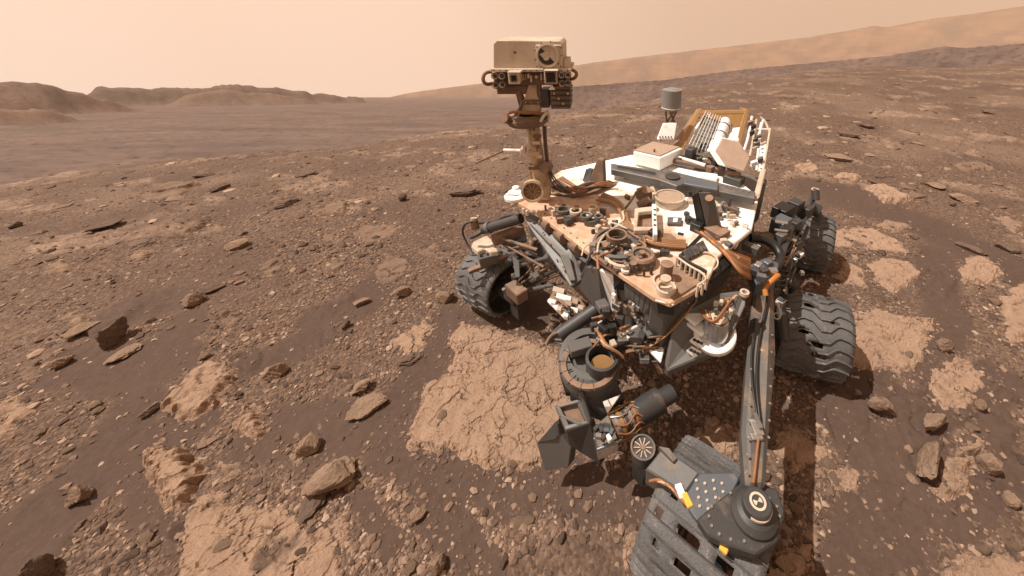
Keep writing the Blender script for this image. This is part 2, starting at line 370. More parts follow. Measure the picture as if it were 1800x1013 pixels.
def sheet_z(x, y):                                       # height of the ground sheet itself, read back from its grid
    x = np.asarray(x, float); y = np.asarray(y, float); a = np.arctan2(x, y); D = np.clip(np.hypot(x, y), rad[0], rad[-2])
    fa = np.clip((a - fine[0]) / (fine[1] - fine[0]), 0, NF - 1.001); ia = fa.astype(int); ta = fa - ia
    ir = np.clip(np.searchsorted(rad, D) - 1, 0, nr - 2); tr_ = (D - rad[ir]) / (rad[ir + 1] - rad[ir])
    return (gzv[ir, ia] * (1 - ta) + gzv[ir, ia + 1] * ta) * (1 - tr_) + (gzv[ir + 1, ia] * (1 - ta) + gzv[ir + 1, ia + 1] * ta) * tr_
def gz(x, y): return float(sheet_z(np.array([x]), np.array([y]))[0])
me.materials.append(M['ground']); tag(link(bpy.data.objects.new('ground', me)), kind='structure')

# ---------------------------------------------------------------- bedrock slabs, boulders, stones, gravel
def slab(pts, h, label, rough=1.0, mat='slab', z=0.0, cat='rock', name='bedrock_outcrop', seed=None, sandy=0.35):
    """a slab of cracked bedrock standing a few centimetres out of the sand; outline as pixels on the ground"""
    h = h * 0.55 if h < 0.06 else h * 0.75; rough = min(rough, 1.3) * 0.72
    seed = seed if seed is not None else int(abs(pts[0][0] * 7 + pts[0][1] * 13)) % 997
    w = np.array([[*U(a, b, z)[:2]] for a, b in pts]); c = w.mean(0)
    cz = gz(c[0], c[1]); dist = math.hypot(c[0], c[1])
    lo = w.min(0) - 0.10; hi = w.max(0) + 0.10
    step = max(0.0075 * max(dist, 1.4) / 2.2, (hi - lo).max() / 210)
    xs = np.arange(lo[0], hi[0], step); ys = np.arange(lo[1], hi[1], step); X, Y = np.meshgrid(xs, ys)
    wx = X + 0.05 * fbm(X * 5, Y * 5, seed, 3) + 0.02 * fbm(X * 20, Y * 20, seed + 1, 2); wy = Y + 0.05 * fbm(X * 5, Y * 5, seed + 2, 3) + 0.02 * fbm(X * 20, Y * 20, seed + 3, 2)
    ins = np.zeros(X.shape, bool); dmin = np.full(X.shape, 9.0)
    for i in range(len(w)):
        x0, y0 = w[i]; x1, y1 = w[(i + 1) % len(w)]
        dx, dy = x1 - x0, y1 - y0; t = np.clip(((wx - x0) * dx + (wy - y0) * dy) / (dx * dx + dy * dy + 1e-9), 0, 1)
        dmin = np.minimum(dmin, np.hypot(wx - x0 - t * dx, wy - y0 - t * dy))
        cr = ((y0 > wy) != (y1 > wy)) & (wx < (x1 - x0) * (wy - y0) / (y1 - y0 + 1e-12) + x0); ins ^= cr
    sd = np.where(ins, dmin, -dmin)
    k = max(0.5, min(1.6, dist / 3.0)); qx = X + 0.03 * fbm(X * 9, Y * 9, seed + 5, 3); qy = Y + 0.03 * fbm(X * 9, Y * 9, seed + 6, 3)
    qx = qx + 0.10 * fbm(X * 2.6, Y * 2.6, seed + 15, 3); qy = qy + 0.10 * fbm(X * 2.6, Y * 2.6, seed + 16, 3)
    f1, f2, cid = voronoi(qx * 3.6 / k, qy * 5.0 / k, seed); g1, g2, gid = voronoi(qx * 11 / k, qy * 14 / k, seed + 31); h1, h2, hid = voronoi(qx * 30 / k, qy * 34 / k, seed + 47)
    part = sstep(-0.12, 0.22, fbm(X * 4, Y * 4, seed + 8, 3)); part2 = sstep(0.0, 0.25, fbm(X * 6, Y * 6, seed + 18, 3))
    crack = (1 - sstep(0.006, 0.042, f2 - f1)) * part * 0.8; crack2 = (1 - sstep(0.015, 0.10, g2 - g1)) * part2
    H = h * sstep(-0.004, 0.03 + h * 0.45, sd + 0.03 * (gid - 0.5) + 0.015 * (hid - 0.5)) + rough * (0.012 * (cid - 0.5) + 0.017 * (gid - 0.5) * part + 0.008 * (hid - 0.5) * (0.15 + part2) + 0.009 * np.floor(2.2 * fbm(X * 3.2, Y * 3.2, seed + 29, 3, 0.5)) + 0.008 * fbm(X * 6, Y * 6, seed + 9, 5, 0.66)) * sstep(0, 0.06, sd)
    H = H - rough * (0.014 * crack + 0.009 * crack2) * sstep(0, 0.02, sd) - 0.05 * sstep(0.0, 0.03, -sd)
    low = sstep(sandy, sandy + 0.25, fbm(X * 3.2, Y * 3.2, seed + 12, 4) + 0.25 * crack)
    H = np.where(low > 0.02, H - 0.03 * low * min(1, h / 0.04), H)
    base = sheet_z(X, Y)
    keep = sd > -0.045
    ny, nx = X.shape; idx = np.arange(nx * ny).reshape(ny, nx)
    kq = keep[:-1, :-1] & keep[1:, :-1] & keep[:-1, 1:] & keep[1:, 1:]
    q = np.stack([idx[:-1, :-1][kq], idx[:-1, 1:][kq], idx[1:, 1:][kq], idx[1:, :-1][kq]], -1)
    used = np.unique(q); rem = np.full(nx * ny, -1); rem[used] = np.arange(len(used))
    P3 = np.stack([X - c[0], Y - c[1], base + H - cz], -1).reshape(-1, 3)[used]
    me = mesh_np(name, P3, rem[q], False); attr(me, 'sand', (np.clip(low * 0.95 + crack * 0.75 + crack2 * 0.5, 0, 1) * 0.85).ravel()[used])
    me.materials.append(M[mat]); o = bpy.data.objects.new(name, me); o.location = (c[0], c[1], cz); link(o)
    SLABS.append((w, c)); return tag(o, label, cat)
SLABS = []
import bmesh
def ico(n):
    bm = bmesh.new(); bmesh.ops.create_icosphere(bm, subdivisions=n, radius=1)
    v = np.array([p.co[:] for p in bm.verts]); f = np.array([[q.index for q in p.verts] for p in bm.faces]); bm.free(); return v, f
ICO = {n: ico(n) for n in (1, 2, 3, 4)}
def stone_verts(seed, lvl, planes=11, rough=0.05, strata=0.0):
    r = np.random.default_rng(seed); v, f = ICO[lvl]
    n = r.normal(size=(planes, 3)); n /= np.linalg.norm(n, axis=1)[:, None]; d = r.uniform(0.55, 0.95, planes)
    dots = v @ n.T; rr = np.where(dots > 0.05, d / np.maximum(dots, 0.05), 9).min(1); rr = np.minimum(rr, 1.15)
    p = v * rr[:, None]
    nz = fbm(p[:, 0] * 2.2 + p[:, 2] * 1.7 + seed, p[:, 1] * 2.2 - p[:, 2] * 1.3, seed, 4, 0.6) + 0.6 * fbm(p[:, 2] * 3.1 + seed, p[:, 0] * 2.5 + p[:, 1], seed + 4, 4, 0.6)
    hf = fbm(p[:, 0] * 6 + p[:, 2] * 4.1, p[:, 1] * 6 - p[:, 2] * 3.7 + seed, seed + 2, 4, 0.65)
    p = p * (1 + rough * (2.6 * nz + 2.4 * hf - 1.2 * np.abs(fbm(p[:, 0] * 4 - p[:, 2] * 3, p[:, 1] * 4 + p[:, 2] * 3.3, seed + 6, 4, 0.6))))[:, None]
    if strata:                                           # bedding: ledges stepping in and out with height
        st = np.floor(p[:, 2] * 5 + 0.6 * perlin(p[:, 0] * 2, p[:, 1] * 2, seed))
        p[:, :2] *= (1 + strata * (_hash(st, st * 0 + seed, 7) - 0.5))[:, None]
    p /= (p.max(0) - p.min(0)); p[:, 2] -= p[:, 2].min(); p[:, :2] -= (p[:, :2].max(0) + p[:, :2].min(0)) / 2
    return p, f
def boulder(px, py, wpx, hpx, label, depth=0.8, rot=0.0, tilt=0.0, mat='rock', lvl=4, seed=None, strata=0.0, sink=0.16, cat='rock', name='rock', aspect=None):
    """a loose rock: px, py its foot in the photograph, wpx its width, hpx how tall it looks"""
    seed = seed or int(px * 3 + py * 7) % 1009
    p0 = U(px, py, 0); p0 = U(px, py, gz(p0.x, p0.y)); s = 1 / ppm(p0)
    view = math.atan2(CAM_H - p0.z, math.hypot(p0.x, p0.y))
    w = wpx * s; d = w * depth; h = max(0.02, (hpx * s - d * 0.75 * math.sin(view)) / math.cos(view), 0.22 * w)
    v, f = stone_verts(seed, lvl, strata=strata)
    v = v * np.array([w, d, h * (1 + sink)])
    if tilt:
        c, sn = math.cos(tilt), math.sin(tilt); v = np.stack([v[:, 0] * c + v[:, 2] * sn, v[:, 1], -v[:, 0] * sn + v[:, 2] * c], -1)
    v[:, 2] -= h * sink
    me = mesh_np(name, v, f, smooth=False); me.materials.append(M[mat])
    o = bpy.data.objects.new(name, me); dirv = Vector((p0.x, p0.y)).normalized() * d * 0.4
    o.location = (p0.x + dirv.x, p0.y + dirv.y, gz(p0.x + dirv.x, p0.y + dirv.y)); o.rotation_euler = (0, 0, rot + math.atan2(-p0.x, p0.y)); link(o)
    BOULD.append((o.location.x, o.location.y, max(w, d) * 0.5)); return tag(o, label, cat)
BOULD = []

slab([(790, 590), (815, 568), (860, 575), (900, 590), (960, 600), (1010, 640), (1030, 720), (1010, 770), (968, 818), (900, 832), (860, 830), (800, 800), (725, 795), (720, 760), (740, 700), (750, 675), (792, 650)], 0.045, 'largest pale cracked bedrock slab, in front of the rover under its round turret', sandy=0.5)
slab([(308, 965), (335, 900), (375, 868), (430, 882), (500, 905), (560, 930), (612, 900), (605, 960), (600, 1045), (320, 1045)], 0.035, 'broad broken pale slab cut off by the bottom edge left of the middle', 1.1, sandy=0.12)
slab([(283, 715), (330, 670), (375, 640), (412, 635), (415, 665), (392, 710), (355, 735), (320, 742), (295, 735)], 0.085, 'long pale cracked outcrop slanting up to the right in the left gravel', 1.5, sandy=0.45)
slab([(408, 745), (425, 715), (450, 705), (465, 720), (462, 770), (440, 777), (415, 764)], 0.07, 'small upright pale outcrop just below right of the long slanting one', 1.4, sandy=0.5)
slab([(253, 805), (272, 780), (315, 790), (352, 805), (355, 830), (345, 870), (322, 902), (292, 905), (283, 880), (262, 850)], 0.10, 'shaggy layered outcrop with a dark shadow under its lower right side', 2.0, sandy=0.5)
slab([(690, 600), (742, 560), (760, 572), (748, 610), (715, 632)], 0.03, 'narrow golden bedrock patch left above the largest slab', 1.2)
slab([(655, 482), (682, 445), (722, 458), (718, 480), (680, 505)], 0.03, 'pale orange bedrock patch left of the shaded front wheel', 0.9, mat='lowrock')
slab([(618, 412), (640, 395), (695, 393), (702, 413), (650, 430)], 0.03, 'faint orange bedrock patch farther up the slope from the wheel', 0.9, mat='lowrock')
slab([(275, 415), (310, 395), (365, 373), (372, 384), (332, 410), (290, 421)], 0.06, 'flat pale bedrock ledge in the middle of the left slope', 1.4, mat='lowrock')
slab([(-30, 745), (20, 698), (45, 690), (60, 718), (30, 760), (-30, 790)], 0.04, 'pale bedrock patch cut by the left edge of the picture', 1.3)
slab([(28, 665), (58, 640), (82, 643), (52, 682)], 0.03, 'small pale bedrock patch near the left edge above the cut one', 1.2, mat='lowrock')
slab([(1460, 486), (1486, 458), (1516, 474), (1527, 506), (1490, 502)], 0.04, 'smaller pale bedrock plate between the right wheels and a larger plate', 1.0)
slab([(1525, 465), (1565, 452), (1622, 480), (1602, 500), (1575, 520), (1545, 500)], 0.055, 'pale fan shaped bedrock plate with a sharp lower tip, right of the wheels', 1.0)
slab([(1684, 500), (1700, 455), (1725, 448), (1756, 475), (1756, 500), (1720, 509)], 0.06, 'rounded pale bedrock hump near the right edge', 1.1)
slab([(1760, 525), (1780, 505), (1840, 500), (1840, 595), (1772, 600)], 0.06, 'pale bedrock block cut by the right edge of the picture', 1.1)
slab([(1482, 645), (1495, 560), (1540, 543), (1600, 560), (1642, 560), (1637, 592), (1620, 622), (1598, 655), (1520, 655)], 0.04, 'wide cracked pale bedrock patch right beside the nearer right wheel', 1.2, sandy=0.2)
slab([(1635, 682), (1640, 650), (1680, 622), (1720, 648), (1733, 680), (1692, 722), (1650, 720)], 0.035, 'crumbly pale bedrock patch lower right, above the tall tan outcrop', 1.4, sandy=0.2)
slab([(1630, 860), (1660, 850), (1665, 815), (1690, 785), (1720, 768), (1738, 800), (1712, 840), (1692, 862), (1660, 882)], 0.09, 'tall tan cracked outcrop in bare sand at the lower right', 1.6, sandy=0.55)
slab([(1645, 1008), (1690, 980), (1740, 973), (1800, 988), (1840, 1000), (1840, 1050), (1635, 1050)], 0.05, 'pale broken slab cut by the bottom right corner', 1.3)
slab([(1455, 405), (1530, 401), (1590, 428), (1597, 447), (1520, 441), (1455, 432)], 0.03, 'wide flat gravelly bedrock patch behind the fan shaped plate', 1.1, sandy=0.2)
slab([(1215, 778), (1240, 740), (1265, 733), (1302, 760), (1302, 805), (1270, 812), (1230, 792)], 0.05, 'pale lump of bedrock left of the long suspension arm near the front wheel', 1.1)
slab([(1362, 795), (1385, 748), (1420, 758), (1462, 790), (1442, 818), (1400, 828)], 0.04, 'pale gravelly bedrock patch in the shadow right of the suspension arm', 1.3, sandy=0.2)
slab([(1455, 830), (1485, 816), (1512, 835), (1500, 852), (1468, 857)], 0.03, 'small rounded pale bedrock patch at the edge of the arm shadow', 0.8)
slab([(1335, 1005), (1360, 963), (1400, 945), (1422, 960), (1428, 1003), (1400, 1045), (1325, 1045)], 0.05, 'cracked pale bedrock touching the lower right of the nearest wheel', 1.4)
slab([(1520, 330), (1545, 324), (1603, 350), (1588, 360), (1550, 359)], 0.09, 'dark edged tilted flat slab on the sand behind the right wheels', 0.9, sandy=0.6)
slab([(1458, 313), (1480, 302), (1512, 310), (1507, 321)], 0.05, 'pale flat slab farthest back beside the rover right of its rear', 0.8)
slab([(1085, 955), (1105, 925), (1120, 945), (1118, 990), (1098, 1000)], 0.02, 'small flat pale slab left of the nearest wheel', 1.0)
slab([(240, 300), (300, 292), (345, 300), (300, 314), (250, 318)], 0.09, 'pale rock ledge along the crest of the left ridge', 1.3, mat='lowrock')

slab([(222, 322), (262, 308), (328, 311), (302, 330), (240, 335)], 0.05, 'pale bedrock patch just below the crest ledge on the left ridge', 1.0, sandy=0.2, mat='lowrock')
slab([(543, 374), (560, 355), (606, 350), (612, 372), (575, 381)], 0.05, 'orange bedrock patch on the slope left of the mast', 1.0, sandy=0.2, mat='lowrock')
slab([(453, 477), (475, 454), (502, 457), (500, 471), (470, 487)], 0.05, 'pebbly bedrock patch in the middle of the left gravel', 1.2, sandy=0.15, mat='lowrock')
slab([(372, 562), (395, 543), (424, 560), (402, 584)], 0.04, 'small pale bedrock patch above the long slanting outcrop', 1.2, sandy=0.15, mat='lowrock')
slab([(220, 452), (240, 431), (264, 437), (256, 453)], 0.05, 'brown broken bedrock patch below the flat left ledge', 1.2, mat='rock')
slab([(735, 447), (760, 428), (802, 428), (804, 446), (765, 454)], 0.03, 'faint bedrock patch left of the front steering motor', 0.9, sandy=0.15, mat='lowrock')
slab([(683, 870), (700, 856), (716, 872), (728, 888), (704, 884)], 0.03, 'small pinkish flat slab at the bend of the sand channel', 0.8)
slab([(1395, 293), (1425, 284), (1442, 298), (1415, 303)], 0.05, 'pale flat slab just right of the white tube lattice', 0.9)
slab([(1676, 289), (1720, 284), (1750, 298), (1700, 302)], 0.06, 'long pale ledge far back on the right slope', 1.0, sandy=0.2, mat='lowrock')
slab([(1743, 381), (1770, 380), (1804, 400), (1782, 410)], 0.05, 'pale striped ledge at the right edge above the dark undercut rock', 1.2, mat='rock')
slab([(100, 560), (128, 545), (160, 552), (140, 572)], 0.04, 'brown bedrock patch behind the thin pale flat rock', 1.2, mat='rock')
slab([(60, 470), (90, 452), (130, 455), (110, 476)], 0.05, 'brown bedrock patch high on the left slope near the edge', 1.2, mat='rock', sandy=0.2)
slab([(560, 470), (590, 455), (612, 462), (590, 482)], 0.04, 'tan bedrock patch between the middle gravel and the pale orange one', 1.1, sandy=0.2, mat='lowrock')
slab([(1530, 395), (1560, 386), (1600, 398), (1575, 410)], 0.03, 'thin tan bedrock patch in the gravel uphill of the wide flat one', 1.0, mat='rock', sandy=0.2)
slab([(500, 790), (530, 778), (548, 800), (520, 820)], 0.03, 'crumbled pale rubble patch between the knob and the upright outcrop', 1.3, mat='rock', sandy=0.1)
slab([(385, 820), (425, 812), (440, 835), (400, 850)], 0.04, 'crumbled brown rubble patch right of the shaggy layered outcrop', 1.3, mat='rock', sandy=0.1)
boulder(598, 868, 82, 66, 'flat topped orange brown boulder with a sharp shadow on its right', 0.85, mat='rock', strata=0.25, seed=12)
boulder(560, 895, 70, 30, 'low layered rock shelf in front of the flat topped boulder', 0.6, 0.5, mat='darkrock', strata=0.5, seed=31)
boulder(490, 664, 36, 34, 'pointed pale rock standing alone in the sand left of the middle', 0.9, seed=44)
boulder(185, 618, 46, 52, 'dark tilted rock plate leaning to the right on the left sand', 0.35, 0.5, 0.7, mat='darkrock', strata=0.3)
boulder(148, 585, 44, 14, 'thin pale flat rock beside the dark tilted plate', 0.6, 0.2)
boulder(650, 728, 68, 30, 'wide pale crusted rock left of the largest slab', 0.6, strata=0.25)
boulder(640, 690, 36, 26, 'pale wedge of rock just above the wide crusted one', 0.7)
boulder(724, 640, 42, 20, 'low brown layered rock at the upper left rim of the sand channel', 0.6, strata=0.4, mat='darkrock')
boulder(785, 534, 32, 28, 'rough brown rock nearest the shaded front wheel', 0.8)
boulder(706, 524, 30, 22, 'slanting brown rock left of the rough one near the wheel', 0.6, tilt=0.3)
boulder(638, 536, 26, 16, 'small brown rock in the middle sand farther left', 0.7)
boulder(152, 880, 34, 36, 'pale oval rock in the sand at the lower left', 0.8, 0.4)
boulder(114, 644, 26, 22, 'small pale block left of the shadowed sand patch', 0.8)
boulder(222, 630, 48, 18, 'pale layered rock with ripple like bedding right of the dark plate', 0.7, strata=0.5)
boulder(550, 800, 38, 34, 'pale knob of rock above the flat topped boulder', 0.8)
boulder(92, 1008, 66, 60, 'large dark rock wedge standing in for a stray shadow at the bottom left corner', 0.35, 0.9, -0.55, mat='darkrock')  # added rock, shaped dark in place of a shadow without an owner
boulder(268, 728, 30, 18, 'small dark rock at the left tip of the long slanting outcrop', 0.6, mat='darkrock')
boulder(187, 404, 50, 18, 'dark flat rock standing out on the left slope', 0.6, mat='darkrock', strata=0.4)
boulder(421, 438, 34, 20, 'pale orange block on the left slope', 0.8)
boulder(345, 538, 30, 28, 'crumbly pale rock in the middle left gravel', 0.9)
boulder(380, 512, 30, 14, 'dark low rock beside the crumbly pale one', 0.6, mat='darkrock')
boulder(820, 346, 56, 14, 'long thin brown rock lying left of the mast foot', 0.35, -0.25, mat='darkrock', strata=0.3)
boulder(776, 1006, 30, 28, 'blocky tan stone at the bottom edge left of the arm', 0.8)
boulder(740, 914, 26, 20, 'tan stone at the edge of the curved sand channel', 0.8)
boulder(1536, 728, 40, 42, 'pointed tan rock in bare sand right of the suspension arm', 0.7, 0.5)
boulder(1654, 618, 24, 30, 'upright oval tan rock on the right gravel', 0.7)
boulder(1704, 444, 46, 12, 'thin dark shadowed rock plate at the far right sand', 0.4, mat='darkrock')
boulder(1768, 442, 34, 17, 'dark undercut rock at the right edge', 0.7, mat='darkrock')
boulder(1610, 838, 26, 84, 'long narrow upright rock blade in the right sand', 3.4, 0.15, strata=0.2)
boulder(1624, 762, 26, 52, 'narrow crumbly rock blade above the long narrow one', 2.2, -0.2)
boulder(1600, 848, 20, 14, 'small round tan stone at the foot of the long rock blade', 0.9)
boulder(1768, 888, 24, 26, 'small tan stone alone near the lower right edge', 0.8)
boulder(1728, 830, 34, 40, 'smooth tan block leaning on the tall cracked outcrop', 0.8)
boulder(1718, 720, 16, 22, 'small upright stone right of the crumbly patch', 0.8)
boulder(355, 302, 30, 8, 'dark thin rock on the crest of the left ridge', 0.6, mat='darkrock')
boulder(385, 330, 32, 12, 'dark slanted rock below the left ridge crest', 0.5, 0.4, mat='darkrock')
boulder(538, 306, 34, 8, 'dark flat rock on the ridge between hills and mast', 0.5, mat='darkrock')
boulder(710, 354, 14, 16, 'small dark upright stone left of the mast foot', 0.8, mat='darkrock')
boulder(505, 362, 40, 14, 'brown slanted ledge rock on the middle slope', 0.5, 0.3, mat='darkrock', strata=0.4)
boulder(1490, 242, 36, 6, 'thin dark ledge rock in the right distance', 0.5, mat='darkrock')
boulder(1520, 226, 30, 6, 'dark flat rock far back on the right plain', 0.5, mat='darkrock')
boulder(1740, 200, 26, 7, 'dark rock far back near the right edge', 0.5, mat='darkrock')
boulder(1470, 283, 50, 8, 'long flat brown ledge behind the rover rear', 0.4, mat='rock', strata=0.4)
boulder(1690, 355, 40, 16, 'tilted pale rock on the right slope', 0.6, 0.3)
boulder(1640, 332, 30, 12, 'small pale ledge rock uphill of the tilted slab', 0.6)

# loose stones: individuals, then the gravel that nobody could count
STONE_ME = []
for i in range(14):
    v, f = stone_verts(200 + i, 2, planes=9, rough=0.04); v = v * np.array([1, 0.55 + 0.4 * (i % 4) / 3, 0.35 + 0.3 * (i % 5) / 4])
    v[:, 2] -= 0.17; m_ = mesh_np('stone', v, f, False); m_.materials.append(M['rock' if i % 4 else 'darkrock']); STONE_ME.append(m_)
ROVER_FOOT = [tuple(U(px, py, 0)[:2]) for px, py in ((1430, 640), (1435, 440), (1240, 1000), (860, 540))]
zones = {'left': ('small loose stone on the gravel of the left slope', 'loose stones on the left slope'),
         'front': ('small loose stone in the gravel in front of the rover', 'loose stones in front of the rover'),
         'right': ('small loose stone on the sand and gravel right of the rover', 'loose stones right of the rover')}
cnt = {'left': 0, 'front': 0, 'right': 0}
while min(cnt.values()) < 88:
    px = random.uniform(0, 1800); py = 340 + 670 * random.random() ** 0.8
    zn = 'right' if px > 1460 else ('front' if py > 720 and px > 520 else ('left' if px < 760 else None))
    if not zn or cnt[zn] >= 88: continue
    p = U(px, py, 0); r = random.random(); size = (0.028 + 0.055 * r ** 3) * (0.8 + 0.12 * math.hypot(p.x, p.y))
    if gravel_mask(np.array([p.x]), np.array([p.y]))[0] < random.random() * 0.9: continue
    if any(math.hypot(p.x - b[0], p.y - b[1]) < b[2] + size for b in BOULD) or any(math.hypot(p.x - q[0], p.y - q[1]) < 0.3 for q in ROVER_FOOT): continue
    z = gz(p.x, p.y)
    o = bpy.data.objects.new('stone', STONE_ME[random.randrange(14)]); o.location = (p.x, p.y, z); o.rotation_euler = (0, 0, random.uniform(0, 6.28)); o.scale = (size,) * 3
    link(o); tag(o, zones[zn][0], 'stone', zones[zn][1]); cnt[zn] += 1

def scatter(n, dmin, dmax, smin, smax, lvl_faces, seed, power=2.6, usemask=True, flat=0.6, pts=None):
    r = np.random.default_rng(seed)
    az = r.uniform(math.radians(-80), math.radians(73), n); D = np.exp(r.uniform(math.log(dmin), math.log(dmax), n)); x = np.sin(az) * D; y = np.cos(az) * D
    if pts is not None: x, y = pts[:, 0], pts[:, 1]; D = np.hypot(x, y)
    if usemask:
        g = gravel_mask(x, y) * (0.15 + 0.85 * sstep(-0.25, 0.3, fbm(x * 2.6, y * 2.6, 55, 4, 0.6))); k = r.random(n) < 0.03 + 0.97 * g; x, y, D = x[k], y[k], D[k]
    m = len(x); s = smin + (smax - smin) * r.random(m) ** power
    z = sheet_z(x, y)
    vb, fb = ICO[1] if lvl_faces == 20 else (np.array([[1, 0, -.2], [-.5, .87, -.2], [-.5, -.87, -.2], [.6, .5, .5], [-.7, .1, .45], [.3, -.7, .55]], float), np.array([[3, 4, 5], [0, 1, 3], [1, 4, 3], [1, 2, 4], [2, 5, 4], [2, 0, 5], [0, 3, 5]]))
    nb = len(vb); J = 1 + 0.32 * r.uniform(-1, 1, (m, nb, 1)); v = vb[None] * J
    v = v * (s[:, None, None] * 0.5) * np.stack([np.ones(m), r.uniform(0.55, 1, m), r.uniform(0.35, 0.75, m) * flat / 0.6], -1)[:, None]
    a = r.uniform(0, 6.283, m); c, sn = np.cos(a)[:, None], np.sin(a)[:, None]
    v = np.stack([v[..., 0] * c - v[..., 1] * sn + x[:, None], v[..., 0] * sn + v[..., 1] * c + y[:, None], v[..., 2] + (z + s * 0.01)[:, None]], -1)
    f = fb[None] + (np.arange(m) * nb)[:, None, None]
    tone = np.repeat(np.clip(r.normal(0.50, 0.28, m), 0, 1), nb)
    return v.reshape(-1, 3), f.reshape(-1, 3), tone
def stuff(name, sets, label, cat):
    V_, F_, T_ = [], [], []; off = 0
    for v, f, t in sets: V_.append(v); F_.append(f + off); T_.append(t); off += len(v)
    me = mesh_np(name, np.concatenate(V_), np.concatenate(F_), False); attr(me, 'tone', np.concatenate(T_)); me.materials.append(M['gravel'])
    return tag(link(bpy.data.objects.new(name, me)), label, cat, kind='stuff')
def rim_rubble(seed):
    r = np.random.default_rng(seed); pts = []
    for w, c in SLABS:
        per = np.linalg.norm(np.roll(w, -1, 0) - w, axis=1); n = int(min(420, 95 * per.sum()))
        e = r.choice(len(w), n, p=per / per.sum()); t = r.random((n, 1)); q = w[e] * (1 - t) + np.roll(w, -1, 0)[e] * t
        pts.append(q + r.normal(0, 0.035, (n, 2)) + (q - c) / np.linalg.norm(q - c, axis=1)[:, None] * r.exponential(0.03, (n, 1)))
    return np.concatenate(pts)
stuff('gravel', [scatter(1, 1, 2, 0.010, 0.050, 7, 8, 2.2, False, 0.6, rim_rubble(5)), scatter(165000, 0.9, 5.5, 0.009, 0.036, 7, 1, 1.7), scatter(55000, 3.0, 13.0, 0.014, 0.06, 7, 6, 2.4), scatter(18000, 0.9, 7.0, 0.018, 0.065, 20, 2, 3.0), scatter(6000, 4, 14, 0.02, 0.11, 20, 3, 4.0)], 'brown and tan gravel strewn over the sand', 'gravel')
stuff('scattered_stones', [scatter(6000, 6, 45, 0.025, 0.26, 20, 4, 7.0, False, 0.3)], 'countless flat stones dotting the far slopes', 'stones')

